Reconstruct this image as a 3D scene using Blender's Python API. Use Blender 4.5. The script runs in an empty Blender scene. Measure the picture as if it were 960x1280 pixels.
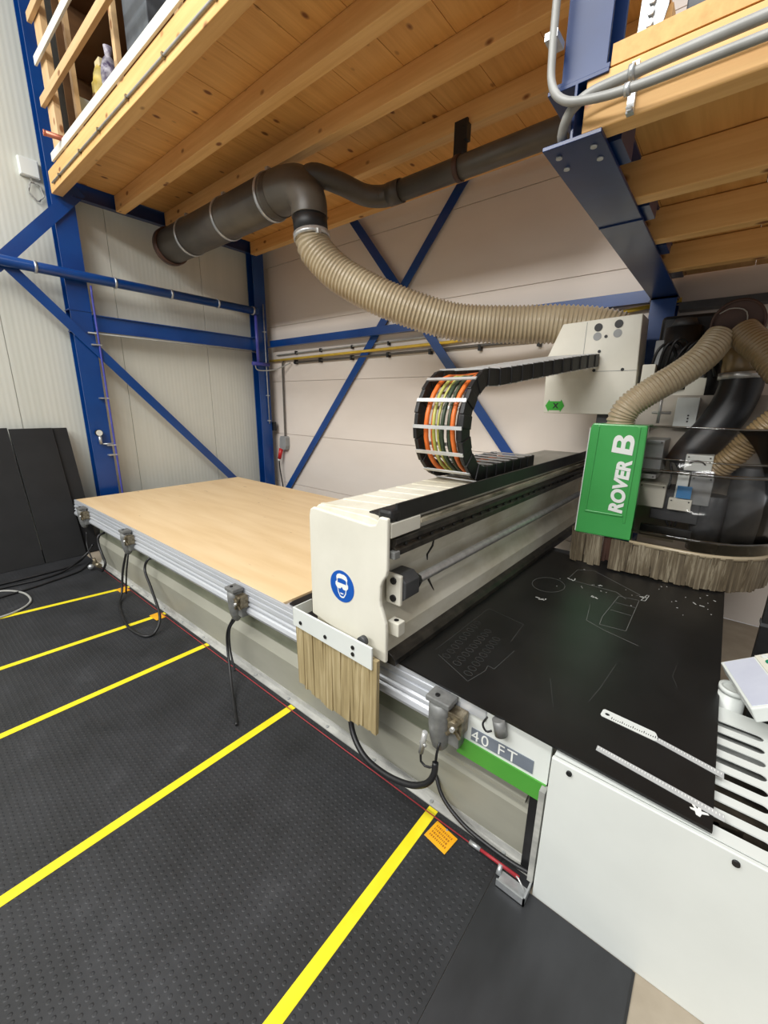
import bpy, math, random
from mathutils import Vector, Matrix
random.seed(7)
C = bpy.context.scene.collection
PI = math.pi
V = Vector

# ------------------------------------------------------------------ materials
def S(r, g, b):
    def f(c):
        c /= 255.0
        return c / 12.92 if c <= 0.04045 else ((c + 0.055) / 1.055) ** 2.4
    return (f(r), f(g), f(b), 1.0)

def nodes_of(name):
    m = bpy.data.materials.new(name)
    m.use_nodes = True
    nt = m.node_tree
    b = nt.nodes['Principled BSDF']
    return m, nt, b

def N(nt, t, **kw):
    n = nt.nodes.new(t)
    for k, v in kw.items():
        if k in n.inputs:
            n.inputs[k].default_value = v
        else:
            setattr(n, k, v)
    return n

def ramp(nt, fac, stops):
    r = nt.nodes.new('ShaderNodeValToRGB')
    el = r.color_ramp.elements
    while len(el) < len(stops):
        el.new(0.5)
    for e, (p, c) in zip(el, stops):
        e.position = p
        e.color = c
    nt.links.new(fac, r.inputs[0])
    return r.outputs[0]

def coords(nt, scale=(1, 1, 1), rot=(0, 0, 0)):
    t = nt.nodes.new('ShaderNodeTexCoord')
    m = nt.nodes.new('ShaderNodeMapping')
    m.inputs['Scale'].default_value = scale
    m.inputs['Rotation'].default_value = rot
    nt.links.new(t.outputs['Object'], m.inputs[0])
    return m.outputs[0]

def noise(nt, vec, scale, detail=4, rough=0.55):
    n = nt.nodes.new('ShaderNodeTexNoise')
    n.inputs['Scale'].default_value = scale
    n.inputs['Detail'].default_value = detail
    n.inputs['Roughness'].default_value = rough
    nt.links.new(vec, n.inputs['Vector'])
    return n.outputs['Fac']

def bump(nt, b, h, strength=0.3, dist=0.01):
    bp = nt.nodes.new('ShaderNodeBump')
    bp.inputs['Strength'].default_value = strength
    bp.inputs['Distance'].default_value = dist
    nt.links.new(h, bp.inputs['Height'])
    nt.links.new(bp.outputs[0], b.inputs['Normal'])

def pm(name, c1, c2=None, rough=0.5, metal=0.0, scale=(8, 8, 8), ns=1.0, lo=0.35, hi=0.65, bmp=0.0, coat=0.0, rvar=0.0):
    """plain surface whose colour wanders between two tones with noise"""
    m, nt, b = nodes_of(name)
    c2 = c2 or c1
    f = noise(nt, coords(nt, scale), ns, 5)
    nt.links.new(ramp(nt, f, [(lo, c1), (hi, c2)]), b.inputs['Base Color'])
    b.inputs['Roughness'].default_value = rough
    b.inputs['Metallic'].default_value = metal
    if coat:
        b.inputs['Coat Weight'].default_value = coat
        b.inputs['Coat Roughness'].default_value = 0.15
    if bmp:
        bump(nt, b, f, bmp, 0.004)
    return m

def wood(name, ca, cb, knot, axis, rough=0.55, knots=True, gs=1.0):
    m, nt, b = nodes_of(name)
    st = [9 * gs, 9 * gs, 9 * gs]
    st[axis] = 0.55 * gs
    v = coords(nt, tuple(st))
    g = noise(nt, v, 1.6, 6, 0.6)
    st2 = [55, 55, 55]; st2[axis] = 1.2
    fine = noise(nt, coords(nt, tuple(st2)), 1.0, 3)
    mx = nt.nodes.new('ShaderNodeMath'); mx.operation = 'MULTIPLY_ADD'
    nt.links.new(fine, mx.inputs[0]); mx.inputs[1].default_value = 0.35
    nt.links.new(g, mx.inputs[2])
    col = ramp(nt, mx.outputs[0], [(0.42, ca), (0.85, cb)])
    if knots:
        st3 = [5.5, 5.5, 5.5]; st3[axis] = 3.2
        vo = nt.nodes.new('ShaderNodeTexVoronoi')
        vo.inputs['Scale'].default_value = 1.0
        nt.links.new(coords(nt, tuple(st3)), vo.inputs['Vector'])
        k = ramp(nt, vo.outputs['Distance'], [(0.09, (1, 1, 1, 1)), (0.165, (0, 0, 0, 1))])
        mix = nt.nodes.new('ShaderNodeMixRGB')
        nt.links.new(k, mix.inputs[0])
        nt.links.new(col, mix.inputs[1])
        mix.inputs[2].default_value = knot
        col = mix.outputs[0]
    nt.links.new(col, b.inputs['Base Color'])
    b.inputs['Roughness'].default_value = rough
    bump(nt, b, g, 0.15, 0.003)
    return m

M = {}
M['joist'] = wood('joist wood', S(220, 166, 98), S(240, 194, 126), S(140, 86, 44), 0)
M['deck'] = wood('deck wood', S(206, 150, 80), S(230, 178, 106), S(124, 74, 36), 1)
M['post'] = wood('post wood', S(206, 168, 118), S(226, 192, 146), S(150, 100, 60), 2)
M['railwood'] = wood('rail wood', S(200, 160, 108), S(222, 186, 138), S(140, 96, 56), 0)
M['board'] = pm('birch board', S(218, 182, 132), S(230, 198, 150), rough=0.42, scale=(0.8, 7, 7), ns=1.0)
def board_mat():
    m, nt, b = nodes_of('birch board')
    g = noise(nt, coords(nt, (0.8, 7, 7)), 1.0, 5)
    col = ramp(nt, g, [(0.35, S(232, 200, 152)), (0.65, S(242, 213, 169))])
    sp = noise(nt, coords(nt, (4, 26, 1), (0, 0, 0.3)), 1.0, 2, 0.4)
    k = ramp(nt, sp, [(0.725, (0, 0, 0, 1)), (0.775, (1, 1, 1, 1))])
    mix = nt.nodes.new('ShaderNodeMixRGB')
    nt.links.new(k, mix.inputs[0]); nt.links.new(col, mix.inputs[1]); mix.inputs[2].default_value = S(150, 112, 70)
    nt.links.new(mix.outputs[0], b.inputs['Base Color'])
    b.inputs['Roughness'].default_value = 0.45
    return m
M['board'] = board_mat()
M['brownboard'] = pm('brown panel', S(94, 64, 36), S(112, 78, 44), rough=0.7, scale=(1, 1, 6))
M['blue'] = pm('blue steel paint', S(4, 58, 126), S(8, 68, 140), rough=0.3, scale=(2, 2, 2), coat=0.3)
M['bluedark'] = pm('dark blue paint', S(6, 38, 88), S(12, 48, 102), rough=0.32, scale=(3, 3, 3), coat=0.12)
M['white'] = pm('white enamel', S(220, 224, 220), S(229, 233, 229), rough=0.35, scale=(1.5, 1.5, 1.5))
M['whitewood'] = pm('white painted wood', S(226, 224, 212), S(236, 234, 224), rough=0.5, scale=(1, 6, 6))
M['cream'] = pm('cream machine paint', S(220, 217, 203), S(232, 229, 216), rough=0.4, scale=(2, 2, 2))
M['creamdirty'] = pm('cream paint with grime', S(196, 188, 164), S(232, 228, 212), rough=0.45, scale=(3, 2, 4), lo=0.3, hi=0.6)
M['greylid'] = pm('dusty grey cover', S(150, 148, 138), S(184, 182, 172), rough=0.5, scale=(4, 1, 4))
M['grimy'] = pm('grimy cream ledge', S(92, 86, 70), S(196, 188, 166), rough=0.5, scale=(9, 2.2, 9), lo=0.38, hi=0.62)
M['rust'] = pm('rust stain', S(190, 174, 142), S(206, 194, 168), rough=0.55, scale=(9, 16, 4))
M['smoothmat'] = pm('worn smooth rubber', S(30, 31, 33), S(50, 51, 54), rough=0.5, scale=(5, 2, 5), lo=0.3, hi=0.75)
M['clearstrip'] = pm('frosted pale plastic strip', S(176, 178, 178), S(194, 196, 196), rough=0.3)
M['khaki'] = pm('khaki grey paint', S(144, 143, 130), S(160, 159, 146), rough=0.5, scale=(1, 1, 3))
M['khakigreen'] = pm('grey green paint', S(104, 108, 92), S(134, 136, 118), rough=0.5, scale=(2, 2, 4))
M['skirt'] = pm('worn grey flange', S(150, 150, 146), S(188, 188, 182), rough=0.55, scale=(5, 12, 12))
M['alu'] = pm('aluminium profile', S(196, 200, 206), S(216, 219, 224), rough=0.36, metal=0.35, scale=(0.6, 30, 30))
M['steel'] = pm('bright steel', S(190, 190, 188), S(214, 214, 212), rough=0.35, metal=0.55, scale=(20, 20, 20))
M['galv'] = pm('galvanised steel', S(180, 184, 186), S(212, 215, 216), rough=0.4, metal=0.7, scale=(12, 12, 12))
M['black'] = pm('black plastic', S(20, 20, 21), S(30, 30, 31), rough=0.45, scale=(10, 10, 10))
M['blackrail'] = pm('black oily rail', S(24, 23, 21), S(58, 54, 48), rough=0.4, scale=(14, 14, 14))
M['darkgrey'] = pm('dark grey casting', S(62, 63, 65), S(78, 79, 81), rough=0.45, scale=(8, 8, 8))
M['casting'] = pm('grey casting', S(112, 113, 112), S(140, 141, 139), rough=0.45, metal=0.2, scale=(14, 14, 14))
M['brownmech'] = pm('tarnished metal', S(96, 86, 68), S(150, 140, 118), rough=0.4, metal=0.6, scale=(30, 30, 30))
M['duct'] = pm('grey brown duct', S(72, 67, 60), S(92, 86, 77), rough=0.38, scale=(2, 2, 2))
M['ductdark'] = pm('dark brown duct', S(66, 44, 35), S(82, 56, 45), rough=0.5, scale=(3, 3, 3))
M['hose'] = pm('beige ribbed hose', S(168, 152, 124), S(184, 170, 142), rough=0.28, scale=(3, 3, 3), coat=0.3)
M['hosebrown'] = pm('brown ribbed hose', S(140, 118, 84), S(160, 138, 102), rough=0.26, scale=(3, 3, 3), coat=0.4)
M['rubberduct'] = pm('black rubber duct', S(26, 27, 29), S(34, 35, 37), rough=0.4, scale=(3, 3, 3))
M['green'] = pm('green enamel', S(64, 160, 78), S(70, 168, 86), rough=0.3, scale=(2, 2, 2), coat=0.3)
M['greenstripe'] = pm('green stripe', S(72, 148, 54), S(82, 160, 62), rough=0.4, scale=(2, 2, 2))
M['lettering'] = pm('white lettering', S(240, 242, 238), rough=0.4)
M['signblue'] = pm('sign blue', S(16, 84, 176), S(20, 90, 184), rough=0.35)
M['arrowgreen'] = pm('arrow green', S(58, 176, 50), rough=0.4)
M['yellowtape'] = pm('yellow tape', S(236, 216, 26), S(246, 228, 44), rough=0.45, scale=(6, 6, 6))
M['tag'] = pm('orange yellow card', S(232, 164, 22), S(240, 178, 34), rough=0.4, scale=(6, 6, 6))
M['tagink'] = pm('brown ink', S(170, 108, 20), rough=0.5)
M['redcord'] = pm('red cord', S(150, 36, 46), S(170, 50, 56), rough=0.5, scale=(20, 20, 20))
M['red'] = pm('red plug plastic', S(196, 36, 36), rough=0.35)
M['rubbercable'] = pm('black cable', S(22, 22, 24), S(32, 32, 34), rough=0.42)
M['greycable'] = pm('grey cable', S(150, 150, 146), S(168, 168, 162), rough=0.45)
M['conduit'] = pm('grey conduit', S(146, 146, 142), S(160, 160, 156), rough=0.35)
M['darkconduit'] = pm('dark grey pipe', S(84, 80, 74), S(98, 94, 88), rough=0.4)
M['yellowpipe'] = pm('yellow gas pipe', S(222, 184, 60), S(234, 200, 80), rough=0.35)
M['orangecable'] = pm('orange cable', S(226, 108, 40), S(234, 124, 56), rough=0.4)
M['yellowgreen'] = pm('yellow green cable', S(176, 176, 84), S(196, 192, 110), rough=0.4)
M['darkgreencable'] = pm('dark green cable', S(52, 66, 48), S(64, 78, 58), rough=0.4)
M['bar'] = pm('silver crossbar', S(188, 188, 186), S(212, 212, 210), rough=0.3, metal=0.3)
M['copper'] = pm('copper pipe', S(176, 98, 74), S(200, 122, 96), rough=0.35, metal=0.5)
M['foam'] = pm('black foam board', S(10, 10, 11), S(19, 19, 20), rough=0.7, scale=(3, 3, 3))
M['sheetblack'] = pm('black hard sheet', S(18, 18, 18), S(31, 31, 31), rough=0.36, scale=(2.5, 2.5, 2.5), lo=0.3, hi=0.75)
M['chalk'] = pm('pale scratch', S(96, 97, 95), S(126, 127, 124), rough=0.7)
M['chalkwhite'] = pm('white chip', S(196, 198, 194), rough=0.7)
M['faintchalk'] = pm('faint scratch', S(52, 53, 52), S(66, 67, 66), rough=0.6)
M['lilac'] = pm('pale lilac screen cover', S(196, 200, 216), S(204, 208, 222), rough=0.35)
M['greybox'] = pm('grey enclosure', S(140, 142, 142), S(152, 154, 154), rough=0.4)
M['labelgrey'] = pm('slate label', S(112, 120, 132), S(122, 130, 142), rough=0.4)
M['labelblue'] = pm('blue label', S(60, 130, 190), S(70, 140, 198), rough=0.4)
M['sackyellow'] = pm('yellow printed sack', S(206, 178, 66), S(226, 206, 130), rough=0.6, scale=(9, 9, 9))
M['sackpaper'] = pm('cream paper', S(222, 206, 160), rough=0.6)
M['sackpurple'] = pm('white violet bag', S(210, 206, 214), S(90, 78, 110), rough=0.6, scale=(16, 16, 16))
M['goodsgrey'] = pm('grey crate plastic', S(86, 92, 98), S(98, 104, 110), rough=0.5)
M['greenbutton'] = pm('green button', S(20, 130, 96), rough=0.35)
M['purplepipe'] = pm('violet blue pipe', S(66, 70, 160), S(80, 84, 172), rough=0.35)
M['headplate'] = pm('dusty grey brown plate', S(168, 160, 148), S(192, 184, 172), rough=0.6, scale=(4, 4, 4))
M['darkinside'] = pm('dusty dark interior', S(44, 38, 30), S(96, 86, 72), rough=0.8, scale=(9, 9, 9))

def bristle(name, c1, c2, c3):
    m, nt, b = nodes_of(name)
    f = noise(nt, coords(nt, (60, 60, 1.4)), 1.0, 4, 0.7)
    f2 = noise(nt, coords(nt, (7, 7, 2)), 1.0, 3)
    mx = nt.nodes.new('ShaderNodeMath'); mx.operation = 'MULTIPLY_ADD'
    nt.links.new(f2, mx.inputs[0]); mx.inputs[1].default_value = 0.6
    nt.links.new(f, mx.inputs[2])
    nt.links.new(ramp(nt, mx.outputs[0], [(0.5, c1), (0.8, c2), (1.05, c3)]), b.inputs['Base Color'])
    b.inputs['Roughness'].default_value = 0.6
    bump(nt, b, f, 0.5, 0.004)
    return m
M['bristle'] = bristle('tan bristles', S(128, 112, 78), S(170, 152, 112), S(196, 180, 142))
M['bristlegrey'] = bristle('grey brown bristles', S(60, 51, 38), S(106, 94, 74), S(156, 146, 124))

def wall_rib():
    m, nt, b = nodes_of('ribbed cream cladding')
    f = noise(nt, coords(nt, (1, 9, 0.35)), 1.0, 4)
    nt.links.new(ramp(nt, f, [(0.25, S(206, 208, 198)), (0.75, S(215, 216, 207))]), b.inputs['Base Color'])
    b.inputs['Roughness'].default_value = 0.45
    w = nt.nodes.new('ShaderNodeTexWave'); w.bands_direction = 'Y'
    w.inputs['Scale'].default_value = 5.0
    w.inputs['Distortion'].default_value = 0.15
    nt.links.new(coords(nt), w.inputs['Vector'])
    bump(nt, b, w.outputs['Fac'], 0.2, 0.005)
    return m
M['wallrib'] = wall_rib()
M['wallback'] = pm('pale rose cream cladding', S(224, 214, 204), S(232, 223, 214), rough=0.5, scale=(0.5, 0.5, 1.2))
M['floor'] = pm('beige concrete', S(150, 138, 120), S(172, 160, 142), rough=0.55, scale=(3, 3, 3))

def stud_mat():
    m, nt, b = nodes_of('studded black rubber')
    f = noise(nt, coords(nt, (2.5, 2.5, 2.5)), 1.0, 7, 0.65)
    nt.links.new(ramp(nt, f, [(0.33, S(30, 31, 33)), (0.6, S(44, 45, 48)), (0.8, S(66, 67, 70))]), b.inputs['Base Color'])
    b.inputs['Roughness'].default_value = 0.55
    t = nt.nodes.new('ShaderNodeTexVoronoi')
    t.voronoi_dimensions = '2D'
    t.inputs['Scale'].default_value = 30.0
    t.inputs['Randomness'].default_value = 0.12
    nt.links.new(coords(nt), t.inputs['Vector'])
    h = ramp(nt, t.outputs['Distance'], [(0.17, (1, 1, 1, 1)), (0.28, (0, 0, 0, 1))])
    bump(nt, b, h, 0.55, 0.003)
    return m
M['stud'] = stud_mat()

def clear_plastic(name, tint, gl=0.12):
    m = bpy.data.materials.new(name); m.use_nodes = True
    nt = m.node_tree
    for n in list(nt.nodes):
        nt.nodes.remove(n)
    out = nt.nodes.new('ShaderNodeOutputMaterial')
    tr = nt.nodes.new('ShaderNodeBsdfTransparent'); tr.inputs[0].default_value = tint
    gs = nt.nodes.new('ShaderNodeBsdfGlossy'); gs.inputs['Roughness'].default_value = 0.08
    gs.inputs[0].default_value = (0.9, 0.9, 0.9, 1)
    fr = nt.nodes.new('ShaderNodeFresnel'); fr.inputs[0].default_value = 1.3
    ad = nt.nodes.new('ShaderNodeMath'); ad.operation = 'ADD'; ad.use_clamp = True
    nt.links.new(fr.outputs[0], ad.inputs[0]); ad.inputs[1].default_value = gl
    mx = nt.nodes.new('ShaderNodeMixShader')
    nt.links.new(ad.outputs[0], mx.inputs[0])
    nt.links.new(tr.outputs[0], mx.inputs[1]); nt.links.new(gs.outputs[0], mx.inputs[2])
    nt.links.new(mx.outputs[0], out.inputs[0])
    return m
M['clear'] = clear_plastic('clear grey plastic', (0.95, 0.945, 0.94, 1), 0.01)
M['clearedge'] = clear_plastic('clear plastic edge', (0.62, 0.61, 0.58, 1), 0.14)

# ------------------------------------------------------------------ mesh builder
def frames(pts):
    T = []
    n = len(pts)
    for i in range(n):
        a = pts[max(0, i - 1)]; b = pts[min(n - 1, i + 1)]
        T.append((b - a).normalized())
    ref = V((0, 0, 1)) if abs(T[0].z) < 0.9 else V((1, 0, 0))
    u = T[0].cross(ref).normalized()
    out = []
    for t in T:
        u = (u - t * u.dot(t))
        u = u.normalized() if u.length > 1e-6 else t.orthogonal().normalized()
        out.append((t, u, t.cross(u)))
    return out

def catmull(pts, step):
    pts = [V(p) for p in pts]
    P = [pts[0] * 2 - pts[1]] + pts + [pts[-1] * 2 - pts[-2]]
    dense = []
    for i in range(1, len(P) - 2):
        for k in range(24):
            t = k / 24.0
            a, b, c, d = P[i - 1], P[i], P[i + 1], P[i + 2]
            dense.append(0.5 * ((2 * b) + (c - a) * t + (2 * a - 5 * b + 4 * c - d) * t * t + (3 * b - a - 3 * c + d) * t ** 3))
    dense.append(pts[-1])
    out = [dense[0]]; acc = 0
    for a, b in zip(dense, dense[1:]):
        L = (b - a).length
        if L < 1e-9:
            continue
        while acc + L >= step:
            f = (step - acc) / L
            a = a + (b - a) * f
            out.append(a); L = (b - a).length; acc = 0
            if L < 1e-9:
                break
        acc += L
    if (out[-1] - pts[-1]).length > step * 0.3:
        out.append(pts[-1])
    return out

class MB:
    def __init__(self):
        self.v = []; self.f = []; self.s = []
    def add(self, vs, fs, smooth=False):
        o = len(self.v)
        self.v += [V(p) for p in vs]
        self.f += [tuple(o + i for i in f) for f in fs]
        self.s += [smooth] * len(fs)
        return self
    def box(self, x0, x1, y0, y1, z0, z1):
        vs = [(x, y, z) for z in (z0, z1) for y in (y0, y1) for x in (x0, x1)]
        return self.add(vs, [(0, 2, 3, 1), (4, 5, 7, 6), (0, 1, 5, 4), (2, 6, 7, 3), (0, 4, 6, 2), (1, 3, 7, 5)])
    def obox(self, c, ax, ay, az):
        c, ax, ay, az = V(c), V(ax), V(ay), V(az)
        vs = [c + ax * i + ay * j + az * k for k in (-1, 1) for j in (-1, 1) for i in (-1, 1)]
        return self.add(vs, [(0, 2, 3, 1), (4, 5, 7, 6), (0, 1, 5, 4), (2, 6, 7, 3), (0, 4, 6, 2), (1, 3, 7, 5)])
    def bar(self, p0, p1, w, h, up=(0, 0, 1)):
        p0, p1, up = V(p0), V(p1), V(up)
        t = (p1 - p0); L = t.length; t = t.normalized()
        s = t.cross(up).normalized(); n = s.cross(t).normalized()
        return self.obox((p0 + p1) / 2, t * L / 2, s * w / 2, n * h / 2)
    def tube(self, pts, r, n=12, caps=True, smooth=True):
        pts = [V(p) for p in pts]
        R = r if isinstance(r, (list, tuple)) else [r] * len(pts)
        fr = frames(pts); vs = []; fs = []
        for p, (t, u, w), q in zip(pts, fr, R):
            for k in range(n):
                a = 2 * PI * k / n
                vs.append(p + (u * math.cos(a) + w * math.sin(a)) * q)
        for i in range(len(pts) - 1):
            for k in range(n):
                a = i * n + k; b = i * n + (k + 1) % n
                fs.append((a, b, b + n, a + n))
        self.add(vs, fs, smooth)
        if caps:
            o = len(self.v) - len(vs)
            self.f.append(tuple(o + k for k in reversed(range(n)))); self.s.append(False)
            self.f.append(tuple(o + (len(pts) - 1) * n + k for k in range(n))); self.s.append(False)
        return self
    def curve(self, pts, r, n=10, step=0.03):
        return self.tube(catmull(pts, step), r, n)
    def cyl(self, p0, p1, r, n=24, r1=None):
        return self.tube([p0, p1], [r, r if r1 is None else r1], n)
    def ring(self, p0, p1, ro, ri, n=32):
        """hollow short tube"""
        p0, p1 = V(p0), V(p1)
        t = (p1 - p0).normalized(); u = t.orthogonal().normalized(); w = t.cross(u)
        vs = []
        for p, r in ((p0, ri), (p0, ro), (p1, ro), (p1, ri)):
            for k in range(n):
                a = 2 * PI * k / n
                vs.append(p + (u * math.cos(a) + w * math.sin(a)) * r)
        fs = []
        for j in range(4):
            for k in range(n):
                a = j * n + k; b = j * n + (k + 1) % n
                j2 = ((j + 1) % 4) * n
                fs.append((a, b, j2 + (k + 1) % n, j2 + k))
        return self.add(vs, fs, True)
    def hose(self, ctrl, r, pitch=0.03, amp=0.07, n=24):
        pts = catmull(ctrl, pitch / 6.0)
        R = [r * (1 + amp * (math.sin(2 * PI * i / 6.0))) for i in range(len(pts))]
        return self.tube(pts, R, n)
    def prism(self, poly, vec):
        poly = [V(p) for p in poly]; vec = V(vec); n = len(poly)
        vs = poly + [p + vec for p in poly]
        fs = [tuple(range(n)), tuple(range(2 * n - 1, n - 1, -1))]
        fs += [(i + n, (i + 1) % n + n, (i + 1) % n, i) for i in range(n)]
        return self.add(vs, fs)
    def px(self, prof, x0, x1):      # (y,z) profile swept along x
        return self.prism([(x0, y, z) for y, z in prof], (x1 - x0, 0, 0))
    def py(self, prof, y0, y1):      # (x,z) profile swept along y
        return self.prism([(x, y0, z) for x, z in prof], (0, y1 - y0, 0))
    def pz(self, prof, z0, z1):
        return self.prism([(x, y, z0) for x, y in prof], (0, 0, z1 - z0))
    def ibeam(self, p0, p1, b, h, tf=0.014, tw=0.01, up=(0, 0, 1)):
        p0, p1, up = V(p0), V(p1), V(up)
        t = (p1 - p0).normalized(); s = t.cross(up).normalized(); n = s.cross(t).normalized()
        b /= 2; h /= 2; tw /= 2
        pr = [(-b, -h), (b, -h), (b, -h + tf), (tw, -h + tf), (tw, h - tf), (b, h - tf), (b, h), (-b, h), (-b, h - tf), (-tw, h - tf), (-tw, -h + tf), (-b, -h + tf)]
        return self.prism([p0 + s * x + n * y for x, y in pr], p1 - p0)
    def sphere(self, c, rx, ry, rz, n=14, m=9):
        vs = []; fs = []
        for i in range(m + 1):
            th = PI * i / m
            for k in range(n):
                a = 2 * PI * k / n
                vs.append((c[0] + rx * math.sin(th) * math.cos(a), c[1] + ry * math.sin(th) * math.sin(a), c[2] + rz * math.cos(th)))
        for i in range(m):
            for k in range(n):
                a = i * n + k; b = i * n + (k + 1) % n
                fs.append((a, a + n, b + n, b))
        return self.add(vs, fs, True)
    def mesh(self, name, off=(0, 0, 0)):
        me = bpy.data.meshes.new(name)
        off = V(off)
        me.from_pydata([tuple(p - off) for p in self.v], [], self.f)
        me.polygons.foreach_set('use_smooth', self.s)
        me.update()
        import bmesh
        bm = bmesh.new(); bm.from_mesh(me)
        bmesh.ops.recalc_face_normals(bm, faces=bm.faces)
        bm.to_mesh(me); bm.free()
        return me

OFF = {}
def link(name, me, mat, off, parent=None, bevel=0.0):
    o = bpy.data.objects.new(name, me)
    C.objects.link(o)
    me.materials.append(M[mat] if isinstance(mat, str) else mat)
    if parent is not None:
        o.parent = parent
    else:
        o.location = off
    OFF[o.name] = V(off)
    if bevel:
        md = o.modifiers.new('edge', 'BEVEL')
        md.width = bevel; md.segments = 2; md.limit_method = 'ANGLE'; md.angle_limit = math.radians(40)
    return o

def tag(o, label, cat, group=None, kind=None):
    o['label'] = label
    o['category'] = cat
    if group: o['group'] = group
    if kind: o['kind'] = kind
    return o

def thing(name, label, cat, loc, group=None, rz=0.0):
    o = bpy.data.objects.new(name, None)
    C.objects.link(o)
    o.empty_display_size = 0.1
    o.location = loc; o.rotation_euler = (0, 0, rz)
    OFF[o.name] = V(loc)
    return tag(o, label, cat, group)

def part(name, mb, mat, parent, bevel=0.0, label=None):
    off = OFF[parent.name]
    o = link(name, mb.mesh(name, off), mat, off, parent, bevel)
    if label: o['label'] = label
    return o

def single(name, mb, mat, label, cat, loc, group=None, bevel=0.0):
    o = link(name, mb.mesh(name, loc), mat, loc, None, bevel)
    return tag(o, label, cat, group)

def struct(name, mb, mat, bevel=0.0):
    o = link(name, mb.mesh(name), mat, (0, 0, 0), None, bevel)
    o['kind'] = 'structure'
    return o

def flat_mesh(name, splines, ext):
    """filled 2D outlines (holes allowed) turned into a thin mesh in the xy plane"""
    cu = bpy.data.curves.new(name + '_c', 'CURVE'); cu.dimensions = '2D'; cu.fill_mode = 'BOTH'
    cu.extrude = ext
    for pts in splines:
        s = cu.splines.new('POLY'); s.points.add(len(pts) - 1); s.use_cyclic_u = True
        for q, p in zip(s.points, pts):
            q.co = (p[0], p[1], 0, 1)
    o = bpy.data.objects.new(name + '_t', cu)
    C.objects.link(o)
    dg = bpy.context.evaluated_depsgraph_get()
    me = bpy.data.meshes.new_from_object(o.evaluated_get(dg))
    bpy.data.objects.remove(o); bpy.data.curves.remove(cu)
    me.name = name
    me.materials.clear()
    return me

def text_mesh(name, body, size, ext=0.0008, offset=0.0, shear=0.0, spacing=1.0):
    cu = bpy.data.curves.new(name + '_c', 'FONT')
    cu.body = body; cu.size = size; cu.extrude = ext; cu.offset = offset; cu.shear = shear; cu.space_character = spacing
    o = bpy.data.objects.new(name + '_t', cu)
    C.objects.link(o)
    dg = bpy.context.evaluated_depsgraph_get()
    me = bpy.data.meshes.new_from_object(o.evaluated_get(dg))
    bpy.data.objects.remove(o); bpy.data.curves.remove(cu)
    me.name = name
    me.materials.clear()
    return me

def place_flat(name, me, mat, parent, origin, xd, yd):
    """lay a flat mesh on a plane of the parent's own (unrotated) frame"""
    xd, yd = V(xd).normalized(), V(yd).normalized()
    zd = xd.cross(yd)
    mt = Matrix((xd, yd, zd)).transposed().to_4x4()
    mt.translation = V(origin) - OFF[parent.name]
    me.transform(mt)
    return link(name, me, mat, OFF[parent.name], parent)

def circ(cx, cy, r, n=40, ry=None, a0=0, a1=2 * PI):
    ry = ry or r
    return [(cx + r * math.cos(a0 + (a1 - a0) * k / n), cy + ry * math.sin(a0 + (a1 - a0) * k / n)) for k in range(n)]

# ------------------------------------------------------------------ room shell
XL, YB = -7.65, 5.45
struct('floor', MB().box(XL, 6, -7, YB, -0.1, 0), 'floor')
mb = MB().box(XL - 0.1, XL - 0.02, -7, YB + 0.1, 0, 9)
y = -7.3
seams = [-7 + 1.41 * k for k in range(0, 10)]
e = [-7.0, -5.77, -4.35, -2.94, -1.52, -0.1, 1.31, 2.72, 4.14, YB]
for a, b in zip(e, e[1:]):
    mb.box(XL - 0.03, XL, a + 0.004, b - 0.004, 0, 9)
struct('wall_left', mb, 'wallrib')
mb = MB().box(XL - 0.1, 6, YB + 0.02, YB + 0.1, 0, 9)
e = [0, 0.5, 1.54, 2.59, 3.63, 4.70, 5.75, 6.8, 7.9, 9]
for a, b in zip(e, e[1:]):
    mb.box(XL, 6, YB, YB + 0.03, a + 0.004, b - 0.004)
struct('wall_back', mb, 'wallback')

# ------------------------------------------------------------------ lofts: decks and joists
mb = MB(); x = -7.34
while x < -0.95:
    mb.box(x + 0.003, min(x + 0.512, -0.86), 2.155, 5.40, 5.0, 5.03); x += 0.515
struct('ceiling', mb, 'deck')
mb = MB(); x = -0.60
while x < 1.6:
    mb.box(x + 0.003, x + 0.512, 2.06, 5.40, 3.462, 3.53); x += 0.515
mb.box(-0.83, -0.60, 2.30, 5.40, 3.4615, 3.53)
struct('ceiling', mb, 'deck')

JG = 'spruce joists under the loft deck'
jl = ['front edge spruce joist of the left loft carrying a thin grey conduit',
      'second spruce joist of the left loft, next behind the front edge',
      'third spruce joist of the left loft, just in front of the big grey duct',
      'fourth spruce joist of the left loft, behind the duct, holding the black pipe hanger',
      'rearmost spruce joist of the left loft, against the back wall']
for (y0, y1), lb in zip([(2.03, 2.15), (2.78, 2.90), (3.47, 3.59), (4.20, 4.32), (4.98, 5.10)], jl):
    single('loft_joist', MB().box(-7.352, -0.84, y0, y1, 4.80 if y0 > 2.1 else 4.775, 4.998 if y0 > 2.1 else 5.025), 'joist', lb, 'joist', (-4.1, (y0 + y1) / 2, 4.8), JG, 0.006)
jl = ['front edge spruce joist of the right loft below two grey conduits',
      'second spruce joist of the right loft with two big dark knots',
      'third spruce joist of the right loft, between the knotted one and the last',
      'rearmost spruce joist of the right loft above the machine head']
for k, ((y0, y1), lb) in enumerate(zip([(2.06, 2.15), (2.80, 2.90), (3.53, 3.63), (4.32, 4.42)], jl)):
    single('loft_joist', MB().box(-0.715 if k else -0.68, 1.6, y0, y1, 3.2675, 3.458), 'joist', lb, 'joist', (0.5, (y0 + y1) / 2, 3.267), 'spruce joists under the right loft deck', 0.006)

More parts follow.
